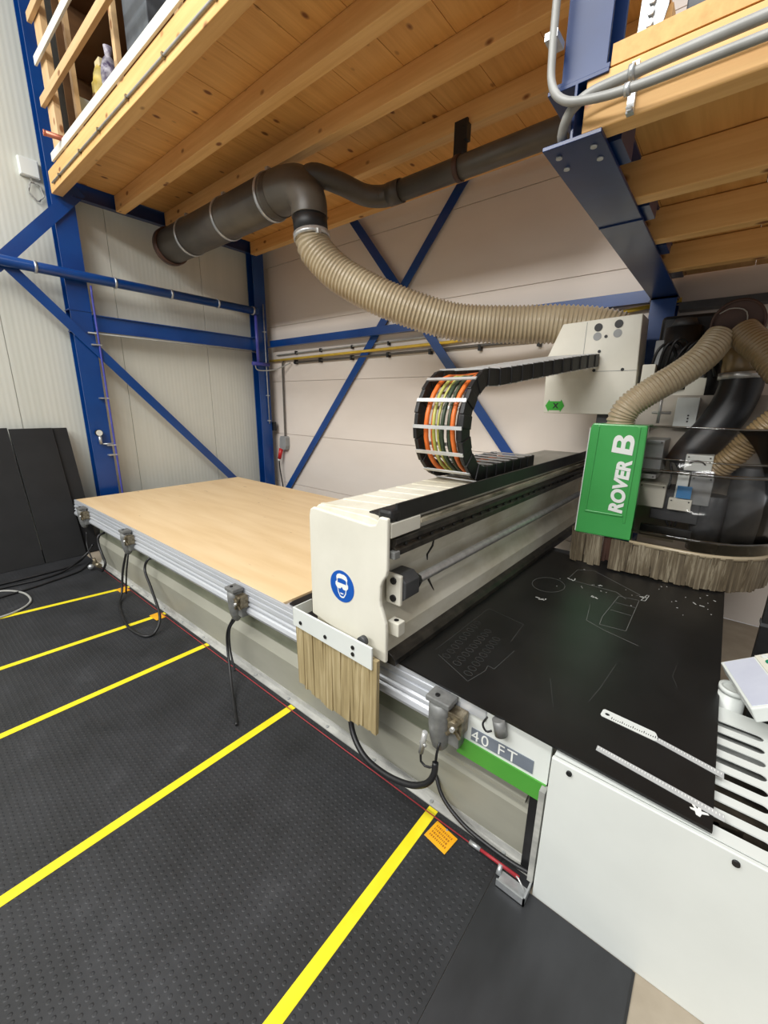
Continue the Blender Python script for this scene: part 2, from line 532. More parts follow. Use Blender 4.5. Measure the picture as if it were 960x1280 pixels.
# conduit on the front edge joist
t = thing('front_conduit', 'thin grey conduit clipped along the front edge joist of the left loft', 'conduit', (-4, 2.015, 4.85))
part('tube', MB().tube([(-7.2, 2.016, 4.85), (-0.9, 2.016, 4.85)], 0.010, 10), 'conduit', t)
for x in (-6.9, -6.1, -5.5, -4.75, -4.0, -3.2):
    part('clip', MB().box(x - 0.012, x + 0.012, 2.0, 2.03, 4.832, 4.868), 'brownmech', t)

# ------------------------------------------------------------------ blue steel
XF = -7.40   # front flange plane of the side wall columns
def column(y0, y1, ztop, label, zones):
    t = thing('steel_column', label, 'column', (XF - 0.11, (y0 + y1) / 2, 0))
    yc = (y0 + y1) / 2
    part('shaft', MB().ibeam((XF - 0.1, yc, 0.0), (XF - 0.1, yc, ztop), y1 - y0, 0.2, 0.016, 0.012, up=(1, 0, 0)), 'blue', t)
    mbp = MB()
    for z in zones:
        mbp.box(XF - 0.2, XF + 0.008, y0 - 0.01, y1 + 0.01, z, z + 0.012)
    part('stiffener_plate', mbp, 'blue', t)
    part('foot_plate', MB().box(XF - 0.23, XF + 0.02, y0 - 0.05, y1 + 0.05, 0, 0.02), 'blue', t)
    return t
column(2.03, 2.29, 8.5, 'tall blue steel column on the ribbed side wall, left of the pressure gauge pipe', (3.12, 3.4))
column(5.04, 5.28, 8.5, 'tall blue steel column in the corner of the two walls', (3.12, 3.4))

t = thing('steel_column', 'blue steel column on the back wall under the rear end of the girder', 'column', (-0.73, 5.31, 0))
part('shaft', MB().ibeam((-0.73, 5.31, 0.02), (-0.73, 5.31, 3.245), 0.22, 0.22, 0.016, 0.012, up=(0, 1, 0)), 'blue', t)
part('foot_plate', MB().box(-0.88, -0.58, 5.18, 5.44, 0, 0.02), 'blue', t)
part('head_plate', MB().box(-0.84, -0.62, 5.2, 5.42, 3.232, 3.245), 'blue', t)
t = thing('loft_beam', 'blue steel beam along the ribbed side wall under the joist ends of the left loft', 'beam', (XF - 0.1, 3.7, 4.82))
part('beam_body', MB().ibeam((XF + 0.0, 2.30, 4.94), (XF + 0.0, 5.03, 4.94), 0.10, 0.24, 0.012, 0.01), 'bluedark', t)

# round header pipe on the wall
t = thing('header_pipe', 'round blue header pipe running level across the ribbed wall', 'pipe', (XF + 0.09, 2.6, 3.83))
part('pipe_run', MB().cyl((XF + 0.09, -1.0, 3.84), (XF + 0.09, 5.02, 3.84), 0.066, 24), 'blue', t)
for y in (1.70, 2.62, 3.42, 4.22, 4.92):
    part('pipe_clamp', MB().ring((XF + 0.09, y - 0.015, 3.84), (XF + 0.09, y + 0.015, 3.84), 0.076, 0.064), 'galv', t, label='white metal clamp')
    
t = thing('wall_girt', 'blue channel rail between the two columns with a thin pipe under it', 'girt', (XF - 0.02, 3.6, 3.15))
part('channel', MB().px([(0, 0)] * 0 or [(2.30, 3.16), (5.03, 3.16), (5.03, 3.36), (2.30, 3.36)], XF - 0.03, XF - 0.005), 'blue', t)
part('channel_lip', MB().box(XF - 0.03, XF + 0.03, 2.30, 5.03, 3.36, 3.372).box(XF - 0.03, XF + 0.03, 2.30, 5.03, 3.148, 3.16), 'blue', t)
part('thin_pipe', MB().cyl((XF + 0.02, 2.2, 3.12), (XF + 0.02, 5.02, 3.12), 0.011, 10), 'greycable', t)

def brace(p0, p1, w, label, up):
    mbb = MB().bar(p0, p1, 0.012, w, up)
    c = (V(p0) + V(p1)) / 2
    return single('flat_brace', mbb, 'blue', label, 'brace', tuple(c))
def flat_bar(p0, p1, w, th, nrm):
    # wide face has normal nrm
    return MB().bar(p0, p1, w, th, nrm)
def brace2(p0, p1, w, label, nrm, mat='blue'):
    c = (V(p0) + V(p1)) / 2
    t = thing('diagonal_brace', label, 'brace', tuple(c))
    part('flat_bar', flat_bar(p0, p1, w, 0.014, nrm), mat, t)
    d = (V(p1) - V(p0)).normalized()
    for q, s in ((V(p0), 1), (V(p1), -1)):
        part('bolt', MB().cyl(q + d * 0.12 * s - V(nrm) * 0.004, q + d * 0.12 * s + V(nrm) * 0.02, 0.016, 6), mat, t)
    return t
brace2((XF + 0.03, 1.30, 3.76), (XF + 0.03, 2.36, 4.92), 0.15, 'upper blue brace rising from the header pipe to the loft on the ribbed wall', (1, 0, 0))
brace2((XF + 0.035, 1.30, 3.95), (XF + 0.035, 4.93, 0.03), 0.13, 'long blue brace falling across the ribbed wall to behind the wooden table', (1, 0, 0))
brace2((-7.45, YB - 0.05, -0.02 + 0.03), (-3.12, YB - 0.05, 5.05), 0.13, 'blue brace on the back wall rising to the right towards the pipe hanger', (0, -1, 0))
brace2((-5.35, YB - 0.08, 5.22), (-1.55, YB - 0.08, 0.72), 0.13, 'blue brace on the back wall falling to the right behind the cable chain', (0, -1, 0))
t = thing('wall_rail', 'level blue rail along the back wall behind the ribbed hose', 'rail', (-4.1, YB - 0.1, 3.25))
part('rail_web', MB().box(-7.38, -0.87, YB - 0.13, YB - 0.10, 3.24, 3.36), 'blue', t)
part('rail_flange', MB().box(-7.38, -0.87, YB - 0.19, YB - 0.10, 3.228, 3.24), 'blue', t)

# right steel girder with post on it
t = thing('steel_girder', 'broad blue steel girder running back to the wall under the right loft', 'girder', (-0.72, 3.7, 3.25))
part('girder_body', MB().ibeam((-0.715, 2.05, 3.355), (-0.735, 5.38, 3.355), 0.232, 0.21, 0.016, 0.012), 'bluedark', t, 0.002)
for x, y in ((-0.785, 2.13), (-0.785, 2.24), (-0.645, 2.13), (-0.645, 2.24)):
    part('bolt', MB().cyl((x, y, 3.242), (x, y, 3.2505), 0.013, 12), 'galv', t)
for y in (2.2, 2.95, 3.68):
    part('joist_cleat', MB().box(-0.705, -0.56, y, y + 0.22, 3.275, 3.43), 'bluedark', t)
part('seam_weld', MB().box(-0.835, -0.60, 3.05, 3.062, 3.243, 3.25), 'bluedark', t)
t = thing('loft_post', 'blue steel post with a shiny face standing on the girder end', 'post', (-0.70, 2.16, 3.46))
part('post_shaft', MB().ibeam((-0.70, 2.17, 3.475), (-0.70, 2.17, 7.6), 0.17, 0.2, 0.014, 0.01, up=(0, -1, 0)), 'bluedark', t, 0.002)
part('post_foot', MB().box(-0.815, -0.60, 2.055, 2.29, 3.461, 3.475), 'bluedark', t)

# conduits on the right loft
t = thing('thin_conduit', 'thinner grey conduit coming down the blue post and bending along the right loft edge', 'conduit', (-0.5, 1.985, 3.3))
part('tube', MB().curve([(-0.81, 1.99, 4.4), (-0.805, 1.985, 3.9), (-0.80, 1.98, 3.55), (-0.785, 1.975, 3.43), (-0.735, 1.972, 3.365), (-0.65, 1.97, 3.333), (-0.48, 1.97, 3.312), (-0.1, 1.97, 3.308), (1.5, 1.97, 3.30)], 0.0155, 12, 0.02), 'conduit', t)
part('clip', MB().box(-0.835, -0.785, 1.975, 2.06, 3.59, 3.615), 'galv', t)
t = thing('thick_conduit', 'thicker grey conduit curving up from behind the girder along the right loft edge', 'conduit', (-0.5, 2.0, 3.35))
part('tube', MB().curve([(-0.762, 2.10, 3.275), (-0.757, 2.06, 3.295), (-0.72, 2.015, 3.335), (-0.655, 2.005, 3.366), (-0.54, 2.005, 3.374), (-0.12, 2.0, 3.378), (1.5, 2.0, 3.378)], 0.019, 12, 0.02), 'conduit', t)
t = thing('conduit_strap', 'perforated metal strap clamping both grey conduits to the loft edge', 'strap', (-0.5, 1.99, 3.34))
part('strap_band', MB().box(-0.515, -0.49, 2.035, 2.058, 3.27, 3.43), 'galv', t)
part('strap_clip', MB().ring((-0.512, 2.0, 3.378), (-0.493, 2.0, 3.378), 0.024, 0.019).ring((-0.512, 1.97, 3.312), (-0.493, 1.97, 3.312), 0.02, 0.0155), 'galv', t)
part('bolt', MB().cyl((-0.502, 2.02, 3.282), (-0.502, 2.04, 3.282), 0.012, 6), 'galv', t)
# galvanised bracket and box on right loft
t = thing('angle_bracket', 'galvanised perforated bracket bolted beside the blue post', 'bracket', (-0.52, 2.2, 3.54))
part('plate', MB().py([(-0.575, 3.535), (-0.475, 3.575), (-0.455, 3.66), (-0.455, 3.95), (-0.545, 3.95), (-0.55, 3.62)], 2.19, 2.2), 'galv', t)
for z in (3.62, 3.655, 3.69, 3.75):
    part('bolt', MB().cyl((-0.51, 2.175, z), (-0.51, 2.195, z), 0.013, 6), 'galv', t)
t = thing('storage_cupboard', 'grey cupboard standing on the right loft behind the bracket', 'cupboard', (0.1, 2.6, 3.53))
part('carcass', MB().box(-0.45, 0.9, 2.5, 3.1, 3.54, 4.9), 'goodsgrey', t, 0.006)
part('plinth', MB().box(-0.43, 0.88, 2.52, 3.08, 3.532, 3.54), 'goodsgrey', t)

# ------------------------------------------------------------------ left loft rail and stores
single('toe_board', MB().box(-7.05, -0.9, 2.005, 2.028, 5.03, 5.118), 'whitewood', 'white painted toe board along the front of the left loft', 'board', (-4, 2.0, 5.03), None, 0.003)
single('guard_rail', MB().box(-7.02, -0.9, 1.975, 2.02, 5.56, 5.655), 'railwood', 'bare wood guard rail at knee height above the white toe board', 'rail', (-4, 2.0, 5.56), None, 0.004)
single('guard_rail', MB().box(-7.0, -0.9, 1.975, 2.0, 5.95, 6.04), 'whitewood', 'white painted guard rail above the bare wood one', 'rail', (-4, 2.0, 5.95), None, 0.003)
single('guard_rail', MB().box(-7.02, -0.9, 1.975, 2.02, 6.36, 6.45), 'railwood', 'topmost wood guard rail of the left loft, above the white one', 'rail', (-4, 2.0, 6.36), None, 0.004)
for x, lb in ((-6.98, 'square wood rail post at the wall end of the left loft'), (-3.3, 'square wood rail post at the middle of the left loft')):
    single('rail_post', MB().box(x, x + 0.22, 2.03, 2.1, 5.03, 6.6), 'post', lb, 'post', (x + 0.11, 2.06, 5.03), 'wood posts of the loft rail', 0.004)
t = thing('storage_rack', 'brown storage rack with wooden uprights standing on the left loft', 'rack', (-4.5, 2.6, 5.03))
for x in (-6.93, -5.62, -4.3, -2.95):
    part('upright', MB().box(x, x + 0.075, 2.30, 2.35, 5.03, 8.0), 'post', t)
part('back_panel', MB().box(-7.38, -2.4, 2.84, 2.86, 5.03, 8.0), 'brownboard', t)
part('side_panel', MB().box(-7.38, -7.36, 2.36, 2.84, 5.03, 8.0), 'brownboard', t)
for z in (5.5, 6.25, 7.0, 7.7):
    part('shelf', MB().box(-7.36, -2.4, 2.36, 2.84, z, z + 0.03), 'brownboard', t)
t = thing('printed_sack', 'yellow printed paper sack standing on the loft rack behind the toe board', 'sack', (-6.5, 2.55, 5.531))
part('bag_body', MB().sphere((-6.50, 2.5, 5.78), 0.10, 0.1, 0.249), 'sackyellow', t)
part('folded_top', MB().box(-6.57, -6.43, 2.46, 2.54, 5.97, 6.06), 'sackpaper', t, 0.01)
t = thing('plastic_bag', 'white and violet plastic bag beside the yellow sack on the loft', 'bag', (-6.25, 2.5, 5.531))
part('bag_body', MB().sphere((-6.25, 2.5, 5.77), 0.09, 0.1, 0.239), 'sackpurple', t)
part('tied_neck', MB().cyl((-6.25, 2.5, 5.97), (-6.23, 2.5, 6.08), 0.03, 10, 0.05), 'sackpurple', t)
t = thing('white_carton', 'small white carton low on the loft rack near the copper pipe end', 'carton', (-7.0, 2.5, 5.531))
part('carton_body', MB().box(-7.12, -6.95, 2.38, 2.55, 5.531, 5.83), 'white', t, 0.004)
part('carton_flap', MB().box(-7.12, -6.95, 2.37, 2.38, 5.74, 5.84), 'whitewood', t)
t = thing('yellow_carton', 'flat yellow carton left of the yellow sack on the loft rack', 'carton', (-6.75, 2.6, 5.531))
part('carton_body', MB().box(-6.84, -6.62, 2.5, 2.75, 5.531, 5.98), 'sackyellow', t, 0.004)
part('carton_band', MB().box(-6.845, -6.615, 2.495, 2.755, 5.8, 5.86), 'brownboard', t)
t = thing('grey_crate', 'dark grey plastic crate on the loft rack above the toe board', 'crate', (-5.4, 2.6, 5.531))
part('crate_body', MB().box(-5.52, -5.0, 2.4, 2.8, 5.531, 6.18), 'goodsgrey', t, 0.01)
part('crate_rim', MB().box(-5.54, -4.98, 2.38, 2.82, 6.14, 6.18), 'darkgrey', t, 0.006)
t = thing('copper_pipe_end', 'short copper pipe end poking out over the white toe board', 'pipe', (-6.6, 1.98, 5.11))
part('pipe', MB().cyl((-6.58, 2.2, 5.135), (-6.62, 1.85, 5.125), 0.028, 16), 'copper', t)
part('hollow_end', MB().ring((-6.619, 1.86, 5.1253), (-6.621, 1.845, 5.125), 0.031, 0.022), 'copper', t)

# junction box on side wall
t = thing('junction_box', 'white junction box on the ribbed wall left of the loft corner', 'box', (-7.62, 1.92, 5.0))
part('box_body', MB().box(XL, XL + 0.06, 1.79, 2.0, 4.98, 5.19), 'white', t, 0.006)
part('box_lid', MB().box(XL + 0.06, XL + 0.068, 1.80, 1.99, 4.99, 5.18), 'white', t, 0.003)
mbk = MB()
pts = []
for k in range(40):
    a = k / 39 * 2.2 * 2 * PI
    r = 0.10 + 0.012 * math.sin(k * 1.7)
    pts.append((XL + 0.03 + 0.0006 * k, 1.93 + r * 0.75 * math.sin(a), 4.83 + r * math.cos(a)))
part('cable_coil', mbk.tube(pts, 0.006, 8), 'greycable', t, label='coil of thin grey cable hanging below')
part('cable_lead', MB().curve([(XL + 0.03, 1.9, 4.98), (XL + 0.04, 1.9, 4.95), (XL + 0.03, 1.93, 4.93)], 0.006, 8), 'greycable', t)

# air pipe with gauge
t = thing('air_line', 'thin violet blue air line with a pressure gauge beside the side column', 'pipe', (XF + 0.06, 2.3, 0.8))
part('riser', MB().curve([(XF + 0.09, 2.305, 3.74), (XF + 0.06, 2.31, 3.4), (XF + 0.06, 2.315, 2.0), (XF + 0.06, 2.32, 0.05)], 0.014, 10, 0.1), 'purplepipe', t)
for z in (2.95, 2.2, 1.5, 1.35):
    part('pipe_clip', MB().box(XF + 0.0, XF + 0.075, 2.21, 2.34, z, z + 0.018), 'galv', t)
g = part('pressure_gauge', MB().cyl((XF + 0.02, 2.13, 1.70), (XF + 0.06, 2.13, 1.70), 0.05, 24), 'black', t)
part('gauge_face', MB().cyl((XF + 0.06, 2.13, 1.70), (XF + 0.063, 2.13, 1.70), 0.043, 24), 'white', g)
part('regulator', MB().cyl((XF + 0.04, 2.135, 1.53), (XF + 0.04, 2.135, 1.655), 0.022, 14).cyl((XF + 0.04, 2.16, 1.53), (XF + 0.05, 2.31, 1.53), 0.012, 10), 'galv', t)

# ------------------------------------------------------------------ back wall services
YP = YB - 0.045
single('yellow_pipe', MB().tube([(-7.5, YP - 0.02, 2.99), (-3.28, YP - 0.02, 3.04), (-1.55, YP - 0.02, 3.14), (-0.6, YP - 0.02, 3.24)], 0.022, 12), 'yellowpipe', 'yellow pipe running along the back wall under the blue rail', 'pipe', (-4, YP, 3.0))
t = thing('power_conduit', 'dark grey conduit along the back wall under the yellow pipe', 'conduit', (-4, YP, 2.93))
part('tube', MB().tube([(-6.75, YP, 2.93), (-3.9, YP, 2.95), (-0.6, YP, 3.0)], 0.02, 10), 'darkconduit', t)
for x in (-6.7, -6.0, -5.2, -4.4, -3.6, -2.8, -2.0):
    part('saddle', MB().box(x - 0.02, x + 0.02, YP - 0.028, YB - 0.002, 2.90, 2.975), 'black', t)
t = thing('upper_conduit', 'thin grey conduit along the back wall just above the yellow pipe', 'conduit', (-4, YP, 3.1))
part('tube', MB().tube([(-7.3, YP + 0.01, 3.09), (-3.9, YP + 0.01, 3.14), (-0.6, YP + 0.01, 3.2)], 0.013, 10), 'greycable', t)
for x in (-6.7, -6.0, -5.2, -4.4, -3.6):
    part('saddle', MB().box(x - 0.015, x + 0.015, YP - 0.01, YB - 0.002, 3.08, 3.14), 'black', t)
t = thing('wall_socket', 'grey wall socket with a red plug at the end of a drop conduit', 'socket', (-7.15, YB, 1.3))
part('drop_conduit', MB().curve([(-6.75, YP, 3.0), (-6.95, YP, 3.0), (-7.08, YP, 2.97), (-7.12, YP, 2.85), (-7.13, YP, 2.2), (-7.14, YP, 1.5)], 0.018, 10, 0.04), 'darkconduit', t)
part('socket_body', MB().py([(-7.27, 1.28), (-7.23, 1.22), (-7.08, 1.22), (-7.05, 1.3), (-7.05, 1.47), (-7.08, 1.5), (-7.22, 1.5), (-7.25, 1.45)], YB - 0.11, YB), 'greybox', t, 0.008)
p_ = part('plug', MB().cyl((-7.22, YB - 0.10, 1.24), (-7.26, YB - 0.13, 1.02), 0.045, 16, 0.035), 'red', t, label='red industrial plug')
part('plug_collar', MB().cyl((-7.262, YB - 0.13, 1.03), (-7.268, YB - 0.135, 0.98), 0.03, 14), 'white', p_)
part('plug_cable', MB().curve([(-7.267, YB - 0.13, 0.99), (-7.27, YB - 0.12, 0.8), (-7.22, YB - 0.1, 0.4), (-7.2, YB - 0.1, 0.03)], 0.013, 8, 0.06), 'rubbercable', t)
t = thing('drop_pipe', 'thin galvanised drop pipe on the corner column', 'pipe', (XF + 0.03, 5.2, 1.6))
part('tube', MB().tube([(XF + 0.03, 5.2, 4.0), (XF + 0.03, 5.2, 1.75)], 0.011, 8), 'galv', t)
for z in (3.5, 2.9, 2.3, 1.8):
    part('pipe_clip', MB().box(XF, XF + 0.045, 5.17, 5.23, z, z + 0.02), 'galv', t)
t = thing('manifold', 'violet blue air manifold bracket on the corner column', 'manifold', (XF + 0.1, 5.1, 2.9))
part('pipe', MB().cyl((XF + 0.09, 4.98, 3.77), (XF + 0.09, 4.98, 2.92), 0.03, 14).cyl((XF + 0.09, 4.85, 2.9), (XF + 0.09, 5.22, 2.9), 0.035, 14), 'purplepipe', t)
part('hose_lead', MB().curve([(XF + 0.09, 4.9, 2.88), (XF + 0.12, 4.95, 2.78), (XF + 0.3, 5.2, 2.8), (-6.85, YP, 2.93)], 0.011, 8), 'greycable', t)
single('latch_box', MB().box(XF - 0.02, XF + 0.04, 5.29, 5.36, 1.6, 1.78), 'black', 'small black latch box on the corner column above the socket', 'box', (XF, 5.32, 1.6), None, 0.004)
t = thing('rear_cable_tray', 'dark cable tray along the back wall below the right loft', 'tray', (0.3, 5.3, 3.2))
part('tray_body', MB().box(-0.6, 1.6, 5.24, 5.40, 3.12, 3.14).box(-0.6, 1.6, 5.24, 5.25, 3.14, 3.19), 'darkgrey', t)
for k, r in enumerate((0.025, 0.018, 0.022)):
    part('cable', MB().tube([(-0.6, 5.28 + 0.045 * k, 3.165), (1.6, 5.28 + 0.045 * k, 3.165)], r, 10), 'black', t)

# ------------------------------------------------------------------ ducts
t = thing('extraction_duct', 'large grey brown extraction duct hung under the left loft', 'duct', (-5.7, 3.45, 4.25))
DY, DZ, DR = 3.45, 4.50, 0.235
part('main_pipe', MB().ring((-7.2, DY, DZ), (-4.45, DY, DZ), DR, DR - 0.01, 40), 'duct', t)
part('end_flange', MB().ring((-7.24, DY, DZ), (-7.14, DY, DZ), DR + 0.025, DR - 0.012, 40), 'ductdark', t)
for x in (-6.55, -5.55, -4.6):
    s_ = part('strap_clamp', MB().ring((x - 0.02, DY, DZ), (x + 0.02, DY, DZ), DR + 0.014, DR, 40), 'galv', t)
    part('clamp_screw', MB().box(x - 0.025, x + 0.025, DY - 0.06, DY + 0.0, DZ + DR + 0.005, DZ + DR + 0.05), 'galv', s_)
tx = -3.98
teep = catmull([(-4.6, DY, DZ), (-4.3, DY, DZ), (-4.08, DY, DZ - 0.05), (tx + 0.02, DY, DZ - 0.2), (tx + 0.035, DY, DZ - 0.36)], 0.03)
part('tee_elbow', MB().tube(teep, [DR + 0.004 - 0.045 * min(1, i / (len(teep) - 1) * 1.2) for i in range(len(teep))], 36), 'duct', t)
part('outlet_sleeve', MB().cyl((tx + 0.03, DY, DZ - 0.30), (tx + 0.06, DY, DZ - 0.56), 0.186, 36), 'black', t, label='glossy black outlet sleeve')
h_ = part('hose_clamp', MB().ring((tx + 0.058, DY, DZ - 0.52), (tx + 0.066, DY, DZ - 0.575), 0.2, 0.18, 36), 'steel', t)
part('clamp_screw', MB().box(tx + 0.2, tx + 0.27, DY - 0.09, DY - 0.05, DZ - 0.57, DZ - 0.525), 'steel', h_)

PY, PZ, PR = 4.12, 4.43, 0.10
t = thing('branch_pipe', 'slimmer dark grey branch pipe bending off the big duct towards the right', 'pipe', (-2.4, PY, PZ - 0.1))
part('bend', MB().curve([(-4.02, 3.46, 4.53), (-3.88, 3.5, 4.54), (-3.74, 3.72, 4.50), (-3.62, 3.98, 4.45), (-3.46, 4.09, 4.43), (-3.3, PY, PZ)], 0.105, 24, 0.04), 'duct', t)
part('straight_run', MB().cyl((-3.32, PY, PZ), (-0.5, PY, PZ), PR, 28), 'duct', t)
part('socket_joint', MB().ring((-3.36, PY - 0.006, PZ), (-3.2, PY, PZ), PR + 0.012, PR - 0.002, 28), 'duct', t)
part('spigot', MB().cyl((-3.42, PY - 0.07, PZ - 0.02), (-3.45, PY - 0.12, PZ - 0.03), 0.03, 14), 'duct', t)
t = thing('pipe_hanger', 'black steel hanger looping under the branch pipe from the fourth joist', 'hanger', (-2.5, PY, 4.5))
part('bracket_plate', MB().box(-2.60, -2.46, 4.17, 4.197, 4.52, 4.86).box(-2.46, -2.43, 4.12, 4.197, 4.66, 4.80), 'black', t)
part('strap_loop', MB().ring((-2.52, PY, PZ), (-2.47, PY, PZ), PR + 0.012, PR, 28), 'ductdark', t)
part('drop_rod', MB().cyl((-2.495, PY + 0.06, PZ + 0.09), (-2.495, 4.185, 4.7), 0.014, 10), 'black', t)
part('bolt', MB().cyl((-2.49, 4.155, 4.81), (-2.49, 4.175, 4.81), 0.018, 6), 'black', t)

t = thing('flexible_hose', 'long beige ribbed suction hose sagging from the big duct to behind the white box', 'hose', (-2.7, 4.1, 2.95))
HC = [(tx + 0.063, DY, DZ - 0.55), (-3.86, 3.47, 3.80), (-3.62, 3.58, 3.56), (-3.25, 3.76, 3.34), (-2.85, 3.99, 3.165), (-2.48, 4.25, 3.055), (-2.0, 4.5, 3.02), (-1.62, 4.66, 3.01), (-1.25, 4.80, 2.97), (-1.0, 4.86, 2.9)]
part('ribbed_tube', MB().hose(HC, 0.183, 0.042, 0.05, 28), 'hose', t)

# ------------------------------------------------------------------ floor mats, tapes, cord
t = thing('rubber_mat', 'black studded rubber matting covering the floor in front of the machine', 'mat', (-3.5, -2, 0))
part('mat_sheet', MB().pz([(XL + 0.05, -4.0), (-0.505, -4.0), (-0.505, 1.586), (XL + 0.05, 1.586)], 0.0, 0.008), 'stud', t)
part('mat_edge', MB().box(XL + 0.04, XL + 0.05, -4.0, 1.586, 0.0, 0.005), 'black', t)
t = thing('smooth_mat', 'smoother worn black rubber mat along the white cabinet foot', 'mat', (-0.2, -1, 0))
part('mat_sheet', MB().pz([(-0.503, -4.0), (0.075, -4.0), (0.075, 1.525), (-0.345, 1.525), (-0.345, 1.586), (-0.503, 1.586)], 0.0, 0.0078), 'smoothmat', t)
part('mat_edge', MB().box(0.075, 0.085, -4.0, 1.525, 0.0, 0.005), 'black', t)
TP = [((-0.905, -1.5), (-0.91, 1.583)), ((-2.175, -2.5), (-2.148, 1.583)), ((-3.425, -2.5), (-3.393, 1.583)), ((-4.47, -2.0), (-4.284, 1.58)), ((-5.75, -1.5), (-5.261, 1.58))]
tl = ['yellow floor tape ending at the near orange card, closest to the white cabinet', 'yellow floor tape with no card, second from the white cabinet',
      'yellow floor tape with no card, third from the white cabinet', 'yellow floor tape ending under the looped hanging cable at a card', 'yellow floor tape nearest the leaning black boards']
for (a, b), lb in zip(TP, tl):
    d = (V((b[0], b[1], 0)) - V((a[0], a[1], 0))).normalized(); s = V((-d.y, d.x, 0)) * 0.028
    pa, pb = V((a[0], a[1], 0.0085)), V((b[0], b[1], 0.0085))
    single('floor_tape', MB().prism([pa - s, pb - s, pb + s, pa + s], (0, 0, 0.0012)), 'yellowtape', lb, 'tape', (b[0], b[1], 0.0085), 'yellow tapes on the black matting')

t = thing('trip_line', 'thin red cord stretched just above the floor along the machine base', 'line', (-3.3, 1.53, 0.03))
part('cord', MB().tube([(-0.40, 1.525, 0.04), (-2.2, 1.53, 0.036), (-4.0, 1.535, 0.034), (-6.3, 1.54, 0.04)], 0.0032, 8), 'redcord', t)
part('thick_end', MB().tube([(-0.40, 1.53, 0.045), (-0.62, 1.53, 0.04)], 0.008, 8), 'redcord', t)
part('coupling', MB().cyl((-0.60, 1.53, 0.04), (-0.66, 1.53, 0.04), 0.011, 10), 'galv', t)
part('end_clamp', MB().cyl((-0.49, 1.50, 0.012), (-0.49, 1.53, 0.045), 0.012, 10), 'galv', t)
t = thing('cord_bracket', 'small bent steel bracket holding the red cord at the white cabinet', 'bracket', (-0.42, 1.46, 0.008))
part('frame', MB().box(-0.48, -0.345, 1.45, 1.458, 0.009, 0.05).box(-0.353, -0.345, 1.45, 1.54, 0.009, 0.05).box(-0.48, -0.345, 1.45, 1.53, 0.009, 0.014), 'galv', t)
part('hook', MB().tube([(-0.36, 1.5, 0.03), (-0.40, 1.52, 0.05), (-0.42, 1.53, 0.045)], 0.004, 8), 'steel', t)

def card(c, ang, w, h, label, big=False):
    t = thing('warning_card', label, 'card', (c[0], c[1], 0.01), 'orange cards hung on the red cord')
    ca, sa = math.cos(ang), math.sin(ang)
    ax, ay = V((ca, sa, 0)), V((-sa, ca, 0))
    cc = V((c[0], c[1], 0.0125))
    part('card_sheet', MB().obox(cc, ax * w / 2, ay * h / 2, V((0, 0, 0.0015))), 'tag', t, 0.001)
    if big:
        mbi = MB()
        for r in range(4):
            x = -0.38
            while x < 0.36:
                L = random.uniform(0.03, 0.07)
                mbi.obox(cc + ax * w * (x + L / 2) + ay * h * (0.28 - 0.18 * r) + V((0, 0, 0.0018)), ax * w * L / 2, ay * h * 0.05, V((0, 0, 0.0004)))
                x += L + 0.035
        part('faded_print', mbi, 'tagink', t)
    part('card_eyelet', MB().cyl(cc + ay * h * 0.46 + V((0, 0, 0.001)), cc + ay * h * 0.46 + V((0, 0, 0.0035)), 0.006, 10), 'galv', t)
card((-0.795, 1.474), -0.12, 0.135, 0.11, 'orange yellow card by the near tape end, larger with faded print', True)
card((-4.27, 1.50), 0.05, 0.16, 0.10, 'orange yellow card at the tape end under the looped cable')
card((-5.22, 1.50), 0.05, 0.16, 0.10, 'orange yellow card at the farthest tape, by the cable pile')

# leaning black boards
def lean(y0, y1, xb, xt, zt, label, th=0.05):
    t = thing('leaning_board', label, 'board', (xb, (y0 + y1) / 2, 0.009), 'black boards leaning on the wall')
    part('board_sheet', MB().prism([(xb, y0, 0.009), (xb, y1, 0.009), (xt, y1, zt), (xt, y0, zt)], (-th, 0, 0.0)), 'foam', t, 0.004)
    part('board_edge', MB().prism([(xb + 0.001, y1 - 0.008, 0.009), (xb + 0.001, y1, 0.009), (xt + 0.001, y1, zt), (xt + 0.001, y1 - 0.008, zt)], (-th - 0.002, 0, 0)), 'black', t)
lean(0.35, 1.115, -6.90, -7.50, 1.80, 'black foam board leaning on the wall, cut off by the picture edge')
lean(1.13, 1.60, -6.90, -7.50, 1.785, 'middle black foam board leaning on the wall')
lean(1.605, 1.78, -6.96, -7.53, 1.78, 'narrow black foam board leaning beside the blue column', 0.05)

# loose cables on the floor
for pts, r, lb in (
    ([(-6.5, 1.60, 0.26), (-6.52, 1.5, 0.12), (-6.49, 1.32, 0.03), (-6.45, 0.97, 0.024), (-6.44, 0.5, 0.024), (-6.4, -0.2, 0.024)], 0.014, 'thick black cable on the floor closest to the leaning boards'),
    ([(-6.42, 1.52, 0.05), (-6.3, 1.40, 0.022), (-6.2, 1.29, 0.021), (-6.1, 0.98, 0.021), (-6.04, 0.74, 0.021), (-5.98, 0.3, 0.021)], 0.011, 'thin black cable on the floor curving furthest from the boards'),
    ([(-6.52, 1.56, 0.18), (-6.5, 1.43, 0.09), (-6.35, 1.2, 0.03), (-6.28, 0.95, 0.022), (-6.3, 0.6, 0.022), (-6.25, 0.2, 0.022)], 0.012, 'black cable on the floor between the two others')):
    single('floor_cable', MB().curve(pts, r, 10, 0.03), 'rubbercable', lb, 'cable', tuple(pts[3]), 'black cables on the floor')
